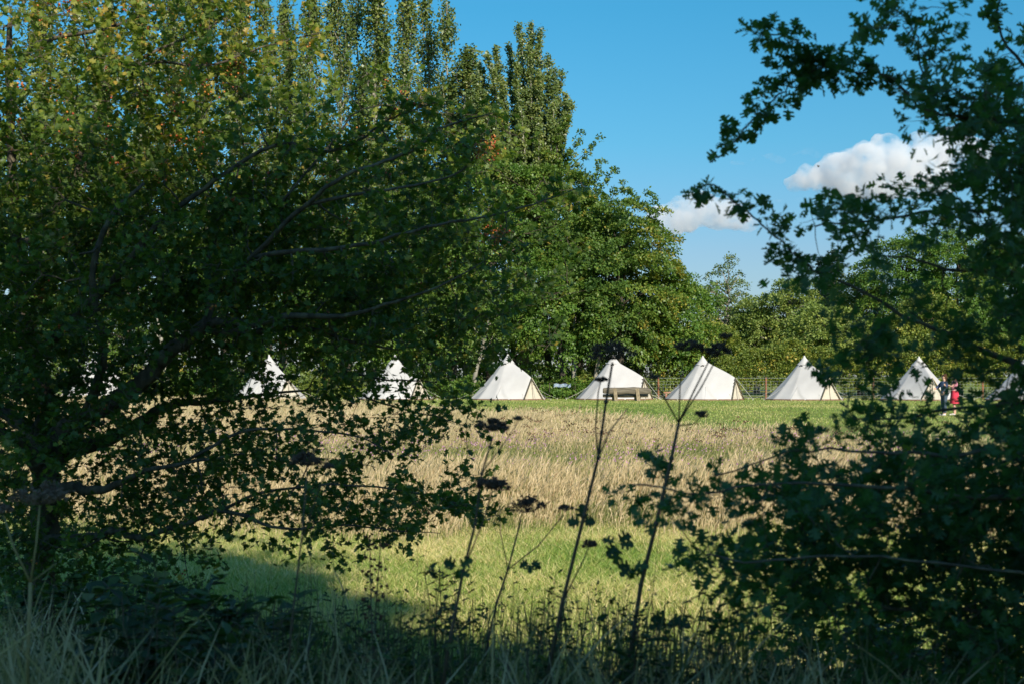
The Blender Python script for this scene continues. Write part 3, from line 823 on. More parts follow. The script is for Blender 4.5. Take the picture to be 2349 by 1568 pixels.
# ------------------------------------------------------------------ wire fence
FD = 99.0
fx0, fx1 = X(1490, FD), X(2440, FD)
fr = empty('wire_fence', ((fx0+fx1)/2, FD, 0), 'wire mesh stock fence on brown posts behind the right hand tents', 'fence')
ox = (fx0+fx1)/2
for px in (1510, 1757, 2003, 2254, 2430):
    t = MB(); xx = X(px, FD)-ox
    t.tube([(xx, 0, -.1), (xx+.01, 0, .7), (xx, 0, 1.50)], [.075, .07, .068], 8)
    t.build('post', M['post'], fr, False)
w = MB()
for k, z in enumerate((.10, .25, .42, .60, .80, 1.02, 1.24, 1.46)):
    w.tube([(fx0-ox, -.08, z), (fx1-ox, -.08, z)], .010 if k == 7 else .005, 4)
xx = fx0-ox
while xx < fx1-ox:
    w.tube([(xx, -.08, .08), (xx, -.08, 1.24)], .004, 4, False); xx += .24
w.build('wire_mesh', M['wire'], fr)

# ------------------------------------------------------------------ log bench and the things by it
BD = 91.0
b = empty('log_bench', (X(1437, BD), BD, 0), 'rustic weathered log bench seen from behind, in front of a tent', 'bench', rz=R(3))
def log(pts, rads, squash, n=12, seed=0):
    rs = random.Random(seed); m = MB(); base = []
    for i, (p, r) in enumerate(zip(pts, rads)):
        for k in range(n):
            a = 2*math.pi*k/n; q = r*(1+rs.uniform(-.07, .07))
            base.append((p[0]+rs.uniform(-.01, .01), p[1]+q*squash*math.cos(a), p[2]+q*math.sin(a)))
    fs = [(i*n+k, i*n+(k+1) % n, (i+1)*n+(k+1) % n, (i+1)*n+k) for i in range(len(pts)-1) for k in range(n)]
    fs += [tuple(range(n))[::-1], tuple((len(pts)-1)*n+k for k in range(n))]
    m.add(base, fs); return m
xs = [-1.52, -1.46, -1.0, -.5, 0, .5, 1.0, 1.40, 1.55, 1.60]
log([(x_, 0, .66+.01*math.sin(x_*3)) for x_ in xs], [.10, .19, .21, .22, .215, .23, .22, .20, .13, .05], .42, seed=1).build('backrest', M['oak'], b)
log([(x_, .42, .34) for x_ in (-1.45, -.8, 0, .8, 1.45)], [.10, .11, .11, .11, .10], 2.2, seed=2).build('seat', M['oak'], b)
for x_ in (-.72, .72):
    m = MB(); m.box((x_, -.10, .37), (.22, .16, .86), Matrix.Rotation(R(-14), 3, 'X') @ Matrix.Rotation(R(-5), 3, 'Y')); m.build('backrest_post', M['oak_post'], b)
    m = MB(); m.box((x_, .5, .12), (.24, .5, .24)); m.build('leg', M['oak_post'], b)
# stained rail seat in the gap, white trestle and pale sheet
t = empty('timber_seat', (X(1545, 97), 97, 0), 'reddish plank seat on two short posts between the bench tent and the next', 'bench')
m = MB(); m.box((0, 0, .48), (1.35, .28, .09)); m.build('seat', M['red_timber'], t)
for x_ in (-.5, .5):
    m = MB(); m.box((x_, 0, .215), (.12, .22, .43)); m.build('leg', M['red_timber'], t)
M['blue_sheet'] = noise_mat('pale_sheet', (.14, .22, .34), (.34, .40, .46), 9, .5, .2)
sh = MB(); vs = []; nx, nz = 14, 5
for i in range(nx+1):
    for j in range(nz+1):
        u = i/nx*2-1; vs.append((u*.6, .06*math.sin(u*9)*(1-j/nz*.6), 1.06-.24*j/nz-.10*math.cos(u*1.5)*0+.04*math.sin(u*7)))
sh.add(vs, [(i*(nz+1)+j, (i+1)*(nz+1)+j, (i+1)*(nz+1)+j+1, i*(nz+1)+j+1) for i in range(nx) for j in range(nz)])
t = empty('hanging_sheet', (X(1290, 99.9), 99.9, 0), 'pale blue sheet hung on a line behind the gap between two tents', 'sheet')
sh.build('cloth', M['blue_sheet'], t, True)
m = MB(); m.tube([(-.9, 0, 0), (-.9, 0, 1.12)], .03, 6); m.tube([(.9, 0, 0), (.9, 0, 1.12)], .03, 6); m.tube([(-.9, 0, 1.1), (.9, 0, 1.1)], .012, 5); m.build('line', M['bark'], t)

# ------------------------------------------------------------------ people
def skin_obj(name, chains, mat, parent, sub=2, merge=True):
    """chains: list of lists of (x, y, z, r); points shared by coordinates join up"""
    verts = []; rad = []; edges = []; idx = {}
    for ch in chains:
        last = None
        for (x_, y_, z_, r_) in ch:
            key = (round(x_, 4), round(y_, 4), round(z_, 4))
            if key not in idx:
                idx[key] = len(verts); verts.append((x_, y_, z_)); rad.append(r_)
            i = idx[key]
            if last is not None and last != i: edges.append((last, i))
            last = i
    me = bpy.data.meshes.new(name); me.from_pydata(verts, edges, []); me.update()
    o = link(name, me, mat, parent)
    sk = o.modifiers.new("skin", 'SKIN'); sk.use_smooth_shade = True
    sv = me.skin_vertices[0].data
    for i, r_ in enumerate(rad):
        sv[i].radius = r_ if hasattr(r_, '__len__') else (r_, r_)
    sv[0].use_root = True
    ss = o.modifiers.new("sub", 'SUBSURF'); ss.levels = sub; ss.render_levels = sub
    return o

M['skin'] = noise_mat('skin', (.58, .34, .25), (.66, .41, .31), 6, .55, 0)
M['hair_brown'] = noise_mat('hair_brown', (.07, .035, .018), (.14, .07, .035), 30, .6, .2)
M['hair_dark'] = noise_mat('hair_dark', (.03, .02, .015), (.06, .04, .03), 30, .6, .2)
M['navy'] = noise_mat('navy_cloth', (.035, .05, .10), (.055, .07, .13), 12, .85, .2)
M['grey_blue'] = noise_mat('grey_blue_cloth', (.09, .12, .19), (.13, .16, .24), 12, .85, .2)
M['denim'] = noise_mat('denim', (.05, .075, .10), (.09, .12, .16), 20, .85, .2)
M['pink'] = noise_mat('pink_cloth', (.66, .26, .36), (.74, .34, .43), 8, .85, .2)
M['red'] = noise_mat('red_cloth', (.60, .035, .07), (.70, .06, .10), 8, .85, .2)
M['shoe'] = noise_mat('pale_shoe', (.68, .62, .58), (.78, .72, .68), 10, .7, 0)
M['eye'] = noise_mat('eye', (.02, .015, .012), (.03, .02, .015), 10, .2, 0)

def hand(chain, wrist, dirv, side, flex):
    """palm plus four fingers and a thumb from the wrist; returns chains of (x,y,z,r)"""
    w = Vector(wrist); d_ = Vector(dirv).normalized(); s_ = Vector(side).normalized(); f_ = Vector(flex).normalized()
    palm = w+d_*.075
    chain.append([(*w, .022), (*(w+d_*.035), .030), (*palm, .032)])
    for k, (o_, L) in enumerate(((-.027, .058), (-.009, .068), (.009, .063), (.026, .048))):
        a = palm+s_*o_; b_ = a+d_*L*.55+f_*L*.12; c_ = b_+d_*L*.35+f_*L*.35
        chain.append([(*palm, .032), (*a, .010), (*b_, .0085), (*c_, .007)])
    a = w+d_*.03; b_ = a-s_*.035+d_*.02+f_*.008; c_ = b_-s_*.012+d_*.035+f_*.012
    chain.append([(*(w+d_*.035), .030), (*b_, .011), (*c_, .008)])

def person(loc, label, face_deg, hgt, top_m, leg_m, hair_m, arm_l, arm_r, group, jacket=None, skirt=False, hair_len=.16):
    root = empty('person', loc, label, 'person', group, R(face_deg))     # local +x is where the person faces
    s = hgt/1.66
    z = lambda v: v*s
    ch = []
    pel = (0, 0, z(.90), (.10, .145)); ch.append([pel, (.01, 0, z(1.02), (.095, .125)), (.015, 0, z(1.16), (.10, .135)), (.0, 0, z(1.30), (.10, .155)), (-.01, 0, z(1.385), (.06, .075)), (.0, 0, z(1.45), (.046, .048)), (.02, 0, z(1.50), (.062, .06)), (.022, 0, z(1.57), (.088, .073)), (.015, 0, z(1.63), (.065, .06))])
    ch.append([(.02, 0, z(1.50), (.062, .06)), (.085, 0, z(1.505), (.022, .03))])       # chin
    ch.append([(.022, 0, z(1.57), (.088, .073)), (.118, 0, z(1.552), (.014, .012))])    # nose
    legs = []
    for sy, dx in ((1, .03), (-1, -.02)):
        L = [pel, (0, sy*.09, z(.82), .085), (.015+dx*.4, sy*.10, z(.47), .058), (0+dx*.7, sy*.105, z(.28), .052), (-.01+dx, sy*.105, z(.075), .036)]
        ch.append(L); ch.append([L[-1], (.05+dx, sy*.115, z(.035), .034), (.15+dx, sy*.125, z(.028), .026)]); legs.append((L, sy, dx))
    arms = []
    for sy, (el, wr) in ((1, arm_l), (-1, arm_r)):
        sh_ = (0, sy*.175, z(1.335), .055)
        A = [(0, 0, z(1.30), (.10, .155)), sh_, (*el, .040), (*wr, .026)]
        ch.append(A); arms.append((A, sy))
        dv = Vector(wr)-Vector(el)
        hand(ch, wr, dv, Vector((0, 1, 0)).cross(dv) if abs(dv.normalized().y) < .9 else Vector((1, 0, 0)), Vector((.2, -sy, 0)))
    skin_obj('body', ch, M['skin'], root)
    g_ = .014
    grow = lambda p, k=g_: (*p[:3], tuple(q+k for q in p[3]) if hasattr(p[3], '__len__') else p[3]+k)
    torso = [grow((0, 0, z(.86), (.105, .15))), grow(ch[0][1]), grow(ch[0][2]), grow(ch[0][3]), grow((-.005, 0, z(1.365), (.06, .09)))]
    tch = [torso]
    for A, sy in arms:
        tch.append([torso[3], grow(A[1]), tuple(a+(b_-a)*.62 for a, b_ in zip(A[1][:3], A[2][:3]))+(.058,)])
    skin_obj('top', tch, M[top_m], root)
    if jacket:
        jc = []
        for A, sy in arms:
            mid = tuple(a+(b_-a)*.9 for a, b_ in zip(A[2][:3], A[3][:3]))
            jc.append([grow(torso[3], .012), grow(A[1], .026), grow(A[2], .022), (*mid, .042)])
        jc.append([(-.035, 0, z(.84), (.10, .165)), (-.025, 0, z(1.02), (.095, .15)), (-.02, 0, z(1.16), (.10, .155)), grow(torso[3], .012), (-.02, 0, z(1.38), (.06, .09))])
        skin_obj('cardigan', jc, M[jacket], root)
    if skirt:
        m = MB(); n = 20
        prof = [(.98, .135, .165), (.86, .16, .20), (.60, .19, .235), (.47, .20, .25)]
        for zz, rx, ry in prof:
            for k in range(n):
                a = 2*math.pi*k/n; q = 1+.05*math.sin(6*a)*(1-zz)
                m.v.append((rx*q*math.cos(a), ry*q*math.sin(a), z(zz)))
        m.f += [(j*n+k, j*n+(k+1) % n, (j+1)*n+(k+1) % n, (j+1)*n+k) for j in range(3) for k in range(n)]
        m.build('skirt', M[leg_m], root, True)
    else:
        tc = []
        for L, sy, dx in legs:
            tc.append([grow((0, 0, z(.91), (.10, .145)), .012), grow(L[1], .014), grow(L[2], .016), grow(L[3], .014), (*L[4][:2], z(.10), .050)])
        skin_obj('trousers', tc, M[leg_m], root)
    for L, sy, dx in legs:
        skin_obj('shoe', [[(-.03+dx, sy*.105, z(.045), .046), (.05+dx, sy*.113, z(.045), .046), (.15+dx, sy*.125, z(.035), .038), (.19+dx, sy*.128, z(.032), .028)]], M['shoe'], root)
    hc = [[(-.03, 0, z(1.585), (.095, .085)), (.0, 0, z(1.635), (.085, .08)), (.05, 0, z(1.645), (.045, .06))], [(-.03, 0, z(1.585), (.095, .085)), (-.07, 0, z(1.50), (.07, .085)), (-.08, .01, z(1.50)-hair_len, (.045, .075))]]
    skin_obj('hair', hc, M[hair_m], root)
    e = MB()
    for sy in (-1, 1): e.ball((.103, sy*.030, z(1.573)), .011, 6, 4)
    e.build('eyes', M['eye'], root)
    return root
PD = 58.0
GP = 'two people standing together on the lawn'
person((X(2166, PD), PD, 0), 'person in navy top, dark cardigan and jeans with brown hair, reaching an arm out', 197, 1.66, 'grey_blue', 'denim', 'hair_brown', ((.10, .24, 1.16), (.24, .40, 1.24)), ((.14, -.26, 1.14), (.30, -.17, 1.10)), GP, jacket='navy')
person((X(2190, PD+.35), PD+.35, 0), 'person in pink top and red skirt, turned towards a companion', 165, 1.72, 'pink', 'red', 'hair_dark', ((.12, .24, 1.18), (.34, .20, 1.26)), ((-.03, -.25, 1.10), (.06, -.27, .87)), GP, skirt=True, hair_len=.05)

# ------------------------------------------------------------------ hawthorns
def hawthorn(name, loc_px, depth, label, boughs, grid, x0, y0, cell, dz_spread, params, leafmat, haws=None, sprigs=()):
    """boughs: lists of (px,py,ddepth,radius); grid: leaf density per photo cell, filled with twigs in depth"""
    random.seed(params['seed'])
    org = Vector((X(loc_px, depth), depth, 0))
    root = empty(name, org, label, 'tree')
    wood = MB(); twig = MB()
    nodes = []; nrad = []
    def sm(pts, k=4):
        out = []
        for i in range(len(pts)-1):
            p0, p1, p2, p3 = pts[max(i-1, 0)], pts[i], pts[i+1], pts[min(i+2, len(pts)-1)]
            for j in range(k):
                t = j/k
                out.append(.5*((2*p1)+(p2-p0)*t+(2*p0-5*p1+4*p2-p3)*t*t+(3*p1-p0-3*p2+p3)*t**3))
        out.append(pts[-1]); return out
    for bo in boughs:
        pts = [np.array([*(P(px, py, depth+dd)-org), r]) for px, py, dd, r in bo]
        s = sm(pts)
        for q in s: q[3] *= params.get('rk', 1)
        for q in s[1:-1]: q[:3] += rng.normal(0, .12*q[3]+.002, 3)
        wood.tube([q[:3] for q in s], [max(.002, q[3]) for q in s], 8)
        for q in s: nodes.append(q[:3]); nrad.append(q[3])
    clumps = []
    K = params['clumps']; cs = cell
    for j, row in enumerate(grid):
        for i, ch in enumerate(row):
            if ch in '.0 ': continue
            dens = int(ch)/8.0
            nc = dens**1.25*K; nc = int(nc)+(random.random() < nc-int(nc))
            for _ in range(nc):
                px = x0+(i+random.random())*cs; py = y0+(j+random.random())*cs
                dd = random.gauss(0, .5)*dz_spread; dd = max(-dz_spread, min(dz_spread*1.3, dd))
                clumps.append((np.array(P(px, py, depth+dd)-org), dens))
    base = np.array(nodes[0])
    clumps.sort(key=lambda c: np.min(np.linalg.norm(np.array(nodes)-c[0], axis=1)))
    NP = np.zeros((len(nodes)+len(clumps)*5+10+sum(len(s_)*4 for s_ in sprigs), 3)); NR = np.zeros(len(NP)); nn = len(nodes)
    NP[:nn] = nodes; NR[:nn] = nrad
    leaves = []                                        # base, direction, normal
    def twig_with_leaves(p, dv, ln, nl):
        pts = [p]; d_ = dv/np.linalg.norm(dv)
        for k in range(4):
            d_ = d_+rng.normal(0, .22, 3)+np.array([0, 0, params['lift']]); d_ /= np.linalg.norm(d_)
            pts.append(pts[-1]+d_*ln/4)
        twig.tube(pts, [params['tr'], params['tr']*.85, params['tr']*.7, params['tr']*.5, params['tr']*.3], 4, False)
        for k in range(nl):
            u = min(3.99, max(0, random.choice((1.1, 2.3, 3.2, 3.95))+random.gauss(0, .10))); i = min(3, int(u)); b_ = pts[i]+(pts[i+1]-pts[i])*(u-i)
            dirv = .55*d_+rng.normal(0, .75, 3); dirv /= np.linalg.norm(dirv)
            leaves.append((b_+dirv*.010, dirv, np.array([0, 0, .9])+rng.normal(0, .6, 3)))
        return pts
    def grow_to(c, dens, trad):
        nonlocal nn
        dist = np.linalg.norm(NP[:nn]-c, axis=1); i = int(np.argmin(dist)); a = NP[i].copy(); L = dist[i]
        if L > .03:
            pts = [a]
            for k in range(1, 5):
                t = k/4
                q = a+(c-a)*t+rng.normal(0, .05*L, 3)*math.sin(math.pi*t); q[2] -= params['sag']*L*math.sin(math.pi*t)
                pts.append(q)
            r0 = min(NR[i]*.8, trad*(1+1.6*min(1, L))); r0 = max(r0, params['tr'])
            twig.tube(pts, [r0, r0*.85, r0*.7, r0*.6, r0*.5], 5, False)
            for q in pts[1:]:
                NP[nn] = q; NR[nn] = r0*.6; nn += 1
            main = pts[-1]-pts[-2]
        else:
            main = rng.normal(0, 1, 3)
        return main/max(np.linalg.norm(main), 1e-6)
    for c, dens in clumps:
        main = grow_to(c, dens, params['cr'])
        nt = max(1, int(round(params['twigs']*(.6+.4*dens))))
        for _ in range(nt):
            dv = main*.5+rng.normal(0, .7, 3); dv[2] *= .6
            twig_with_leaves(c+rng.normal(0, params['jit'], 3), dv, random.uniform(*params['tl']), random.randint(*params['nl']))
    for sp in sprigs:                                  # leaves along a traced bough: (px,py,ddepth), how many per point, reach
        pts, per, reach = sp
        q = [np.array(P(px, py, depth+dd)-org) for px, py, dd in pts]
        for i in range(len(q)-1):
            seg = q[i+1]-q[i]
            for _ in range(per):
                t = random.random(); p = q[i]+seg*t
                dv = seg/np.linalg.norm(seg)*.45+rng.normal(0, .8, 3)
                twig_with_leaves(p, dv, random.uniform(.4, 1)*reach, random.randint(*params['nl']))
    Lv = np.array([l[0] for l in leaves]); Td = np.array([l[1] for l in leaves]); Nd = np.array([l[2] for l in leaves]); n = len(Lv)
    size = rng.uniform(params['ls'][0], params['ls'][1], n)
    pn = np.array([mnoise.noise(Vector(v)*2.2+Vector((5, 0, 0))) for v in Lv])
    ti = np.clip(params['tint']+.22*pn+rng.normal(0, .13, n)+params.get('sun_tint', 0)*np.clip(Lv[:, 2]-2.0, 0, 2), 0, 1)  # tint also rises with height: the sunlit top is put into leaf colour
    ti = np.where(rng.uniform(size=n) < params.get('yellow', .02), rng.uniform(.9, 1, n), ti)
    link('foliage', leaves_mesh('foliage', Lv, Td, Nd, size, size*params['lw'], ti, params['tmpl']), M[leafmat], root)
    wood.build('trunk', M['bark_haw'], root, True)
    twig.build('twigs', M['twig'], root)
    if haws:
        hm = MB(); hts = []
        pick = [i for i in range(n) if haws(Lv[i]+np.array(org), pn[i])]
        random.shuffle(pick)
        for i in pick[:params['haws']]:
            for k in range(random.randint(2, 5)):
                c = Lv[i]+rng.normal(0, .018, 3); nv0 = len(hm.f); hm.ball(c, .0062, 6, 4); hts += [random.random()]*(len(hm.f)-nv0)
        me = bpy.data.meshes.new('haws'); me.from_pydata(hm.v, [], hm.f); me.update()
        a = me.attributes.new("tint", 'FLOAT', 'FACE'); a.data.foreach_set("value", np.array(hts, dtype=np.float32))
        o = link('haws', me, M['haws'], root, True); o["kind"] = "stuff"; o["label"] = "small orange and red haw berries"
    print(name, 'leaves', n, 'clumps', len(clumps))
    return root

LB = [
    [(85, 1560, 0, .105), (92, 1400, 0, .088), (98, 1250, 0, .082), (104, 1120, 0, .078), (110, 1040, 0, .075), (150, 985, -.1, .062), (215, 945, -.2, .056), (283, 906, -.25, .05), (333, 866, -.3, .046), (400, 800, -.35, .042), (470, 745, -.4, .036), (484, 690, -.4, .026), (478, 610, -.35, .019), (500, 520, -.2, .012), (540, 420, 0, .007), (560, 330, .1, .004)],
    [(478, 742, -.4, .030), (530, 740, -.5, .024), (583, 744, -.55, .021), (667, 724, -.6, .017), (783, 727, -.65, .013), (880, 700, -.7, .009), (1000, 660, -.7, .006), (1110, 600, -.7, .003)],
    [(455, 755, -.4, .022), (567, 764, -.2, .017), (700, 750, -.1, .013), (783, 776, 0, .010), (900, 800, .1, .006)],
    [(112, 1050, 0, .06), (190, 1025, .2, .046), (265, 1000, .3, .040), (333, 962, .35, .036), (367, 938, .4, .030), (420, 922, .4, .022), (500, 920, .45, .015), (600, 905, .5, .010), (700, 895, .5, .007)],
    [(108, 1030, 0, .06), (70, 985, .1, .05), (20, 950, .2, .04), (-60, 900, .3, .03), (-160, 800, .4, .02)],
    [(100, 1080, 0, .05), (40, 1010, -.3, .04), (-30, 980, -.5, .03), (-150, 930, -.7, .02)],
    [(102, 1140, 0, .045), (150, 1116, -.2, .034), (207, 1124, -.3, .026), (267, 1112, -.4, .020), (330, 1080, -.5, .015), (420, 1060, -.6, .010), (560, 1040, -.6, .006)],
    [(98, 1260, 0, .045), (117, 1236, -.1, .030), (200, 1230, -.2, .024), (267, 1217, -.3, .020), (317, 1232, -.3, .019), (383, 1214, -.4, .017), (440, 1195, -.4, .015), (500, 1172, -.4, .013), (570, 1185, -.4, .010), (650, 1212, -.5, .008), (783, 1203, -.5, .006), (900, 1215, -.6, .004), (1010, 1222, -.6, .002)],
    [(500, 1172, -.4, .010), (600, 1130, -.4, .008), (760, 1110, -.5, .006), (900, 1120, -.5, .005), (1040, 1150, -.6, .004), (1130, 1185, -.6, .002)],
    [(110, 1010, 0, .06), (100, 900, .2, .05), (60, 760, .4, .042), (40, 600, .5, .035), (30, 420, .4, .028), (20, 200, .3, .024), (22, 133, .3, .020), (24, 60, .3, .015), (46, 26, .3, .010), (70, -60, .3, .006)],
    [(30, 180, .3, .018), (70, 113, .2, .014), (100, 97, .1, .013), (150, 83, 0, .012), (233, 70, -.1, .010), (300, 45, -.1, .007), (360, 10, -.1, .004)],
    [(40, 560, .5, .022), (110, 520, .3, .020), (170, 400, .2, .016), (220, 260, .1, .013), (300, 150, 0, .010), (420, 90, 0, .008), (520, 40, 0, .004)],
    [(300, 150, 0, .009), (367, 143, -.1, .008), (430, 150, -.2, .007), (500, 147, -.2, .006), (600, 110, -.2, .004), (740, 75, -.2, .002)],
    [(80, 820, .3, .035), (180, 720, -.1, .028), (280, 620, -.3, .022), (360, 520, -.4, .018), (470, 430, -.5, .013), (560, 370, -.5, .011), (633, 334, -.5, .010), (677, 333, -.5, .0095), (733, 350, -.55, .009), (785, 339, -.6, .008), (833, 317, -.6, .007), (880, 281, -.6, .006), (930, 260, -.6, .004), (1000, 235, -.6, .002)],
    [(484, 690, -.4, .018), (580, 590, -.6, .015), (700, 470, -.8, .012), (790, 405, -.9, .010), (866, 377, -.9, .009), (910, 360, -.9, .009), (956, 340, -.9, .008), (983, 320, -.9, .007), (1010, 294, -.9, .006), (1066, 277, -.9, .005), (1136, 258, -.9, .002)],
    [(700, 470, -.8, .010), (850, 440, -.9, .008), (980, 420, -.9, .006), (1060, 390, -.9, .005), (1110, 335, -.9, .002)],
    [(850, 560, -.8, .010), (980, 520, -.8, .008), (1100, 500, -.8, .006), (1220, 470, -.8, .004), (1330, 430, -.8, .002)],
    [(580, 590, -.6, .014), (700, 575, -.8, .012), (850, 560, -.8, .010)],
    [(783, 776, 0, .009), (790, 850, 0, .007), (833, 906, 0, .006), (900, 930, 0, .005), (1000, 955, 0, .003), (1070, 975, 0, .002)],
    [(790, 850, 0, .006), (896, 870, 0, .005), (983, 873, 0, .003), (1010, 890, 0, .002)],
    [(420, 1060, -.6, .009), (560, 990, -.6, .008), (700, 985, -.6, .006), (820, 1000, -.6, .005), (900, 1040, -.6, .003)],
    [(200, 945, -.2, .03), (240, 800, -.5, .024), (210, 640, -.7, .018), (250, 500, -.8, .012), (330, 420, -.8, .008)],
    [(640, 470, -.5, .007), (760, 330, -.3, .006), (830, 250, -.3, .004), (1000, 240, -.3, .002)],
]
LG = [  # leaf density per 50 px cell, from (-100,-100)
    "55555555555532",
    "555555555555542.1",
    "55543455566653132",
    "554334455556511441",
    "5543345565665432.1",
    "5554345555666531..22",
    "6666666656655543234442121",
    "7777666666555543333332332",
    "77777777666666554443333331",
    "8888887777777666655444444.2",
    "888888888777777666665555323322",
    "888888888888887776666665434433",
    "8888888888888877766666555333",
    "88888888888888888776665553.2",
    "888888888888888888876655442",
    "8888888888888888888776655433",
    "88888876677788888887765554.2",
    "8888876544577666777655442.2",
    "8888652357766323564211332",
    "8888644467767333552222221",
    "777777675114554333222331",
    "666676565344543223455443",
    "66677645555555544555321",
    "5567643566666666543223",
    "445654555666654456655454.2",
    "4456554445544445556666652",
    "5567665554433222333321",
    "4566655443321",
    "456665544332",
    "45666554432",
]
def haw_where(p, pn):
    px = 1174.5+F*p[0]/p[1]; py = HZ-(p[2]-EYE)*F/p[1]
    if px < 480 and py < 420: return pn > -.15 and random.random() < .03
    if 340 < px < 560 and 130 < py < 230: return random.random() < .15
    if (px-1118)**2+(py-332)**2 < 900 or (px-1135)**2+(py-545)**2 < 900: return random.random() < .30
    if 850 < px < 960 and 200 < py < 290: return random.random() < .06
    return random.random() < .002
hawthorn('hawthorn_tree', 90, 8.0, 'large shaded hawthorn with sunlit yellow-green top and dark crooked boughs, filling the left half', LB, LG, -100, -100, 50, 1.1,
         dict(seed=5, clumps=2.6, twigs=6.2, tl=(.10, .24), nl=(9, 14), jit=.035, lift=.05, sag=.03, tr=.0021, cr=.0055, ls=(.030, .052), lw=.92, tint=.40, sun_tint=.27, yellow=.035, tmpl=HAWSMALL, haws=520), 'haw', haw_where,
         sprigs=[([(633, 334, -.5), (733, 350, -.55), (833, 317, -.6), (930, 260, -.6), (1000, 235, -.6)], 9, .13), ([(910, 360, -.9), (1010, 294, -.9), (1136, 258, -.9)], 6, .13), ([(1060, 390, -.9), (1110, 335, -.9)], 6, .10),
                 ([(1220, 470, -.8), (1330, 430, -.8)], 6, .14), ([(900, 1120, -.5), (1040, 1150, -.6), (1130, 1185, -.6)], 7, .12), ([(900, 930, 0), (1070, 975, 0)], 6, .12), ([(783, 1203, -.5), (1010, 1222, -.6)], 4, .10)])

RB = [
    [(2640, 1900, .2, .075), (2630, 1500, .1, .065), (2620, 1100, 0, .06), (2610, 700, 0, .05), (2600, 400, 0, .04), (2580, 100, 0, .03), (2500, -200, 0, .015)],
    [(2605, 420, 0, .020), (2480, 330, 0, .015), (2349, 287, 0, .011), (2233, 270, 0, .0085), (2146, 260, 0, .007), (2099, 243, 0, .006), (2076, 207, 0, .0055), (2039, 177, 0, .005), (2000, 166, 0, .0045), (1949, 163, 0, .0042), (1883, 147, 0, .0036), (1843, 105, 0, .003), (1813, 87, 0, .0024), (1766, 77, 0, .0018), (1743, 84, 0, .001)],
    [(1905, 152, 0, .0036), (1849, 170, 0, .0034), (1799, 207, .05, .003), (1766, 238, .05, .0028), (1723, 280, .05, .0024), (1693, 317, .05, .002), (1656, 353, .05, .0016), (1627, 372, .05, .001)],
    [(2610, 800, 0, .024), (2400, 850, 0, .017), (2316, 826, 0, .014), (2259, 806, 0, .012), (2160, 760, 0, .010), (2066, 723, 0, .008), (1980, 670, 0, .0065), (1899, 633, 0, .0055), (1866, 620, 0, .005), (1833, 590, 0, .0044), (1803, 566, 0, .004), (1749, 513, 0, .0034), (1716, 487, 0, .003), (1676, 457, 0, .0024), (1636, 425, 0, .0018), (1608, 430, 0, .001)],
    [(2590, 300, 0, .02), (2470, 190, .1, .012), (2349, 150, .1, .008), (2290, 60, .1, .005), (2300, -20, .1, .004), (2310, -80, .1, .002)],
    [(2146, 260, 0, .005), (2110, 150, .05, .004), (2098, 70, .05, .003), (2056, 20, .05, .002), (2040, -30, .05, .001)],
    [(2600, 560, 0, .02), (2400, 500, .1, .012), (2200, 480, .1, .008), (2050, 500, .1, .006), (1950, 510, .1, .004), (1870, 520, .1, .002)],
    [(2620, 1050, 0, .022), (2480, 1020, -.1, .014), (2349, 1033, -.2, .010), (2150, 1040, -.2, .008), (1980, 1035, -.2, .006), (1830, 1032, -.2, .004), (1740, 1060, -.2, .003), (1640, 1090, -.2, .002)],
    [(2630, 1200, 0, .02), (2400, 1150, -.2, .013), (2150, 1130, -.3, .009), (1900, 1110, -.35, .006), (1720, 1110, -.4, .004), (1600, 1130, -.4, .003), (1500, 1115, -.4, .002), (1450, 1110, -.4, .001)],
    [(2640, 1450, 0, .008), (2400, 1330, -.3, .006), (2150, 1290, -.4, .005), (1900, 1270, -.5, .004), (1740, 1290, -.5, .004), (1620, 1270, -.5, .002)],
    [(2630, 950, 0, .018), (2450, 930, 0, .012), (2250, 930, .1, .008), (2050, 960, .1, .005), (1960, 960, .1, .002)],
    [(2640, 1700, .1, .016), (2300, 1420, 0, .010), (2100, 1400, -.1, .008), (1900, 1380, -.2, .005), (1740, 1390, -.2, .003), (1690, 1400, -.2, .002)],
    [(2066, 1640, -.1, .007), (2066, 1553, -.1, .006), (2149, 1483, -.1, .005), (2230, 1420, -.1, .004), (2330, 1330, -.1, .003)],
    [(2610, 700, 0, .018), (2400, 640, 0, .012), (2200, 620, .1, .008), (2080, 590, .1, .005), (1990, 580, .1, .002)],
]
RG = [  # leaf density per 50 px cell, from (1400,-100)
    "............3322222344",
    "............3322222344",
    "............3222112344",
    "............33....234",
    ".............22..1345",
    "...............134556",
    "..............1355667",
    "..............3445667",
    "...............156778",
    "...............378888",
    ".............35677788",
    ".........344356677788",
    "..........354344555678",
    "...........33223334567",
    "........2321122333456",
    "..........12333444567",
    ".........1233445566788",
    ".........244455566778",
    ".........244541356677",
    "..........23421223456",
    "..........13322135677",
    "..........14443345678",
    ".......234456666778888",
    "....234556778888888888",
    ".444443578888888888888",
    ".2421..3788888888888888",
    ".......278888888888888",
    "...24557888888888888888",
    "....146888888888888888",
    ".....36788887778888888",
    "......455555654567788",
    "......3433344334567778",
    ".......222233345677788",
    ".......112233345677788",
]
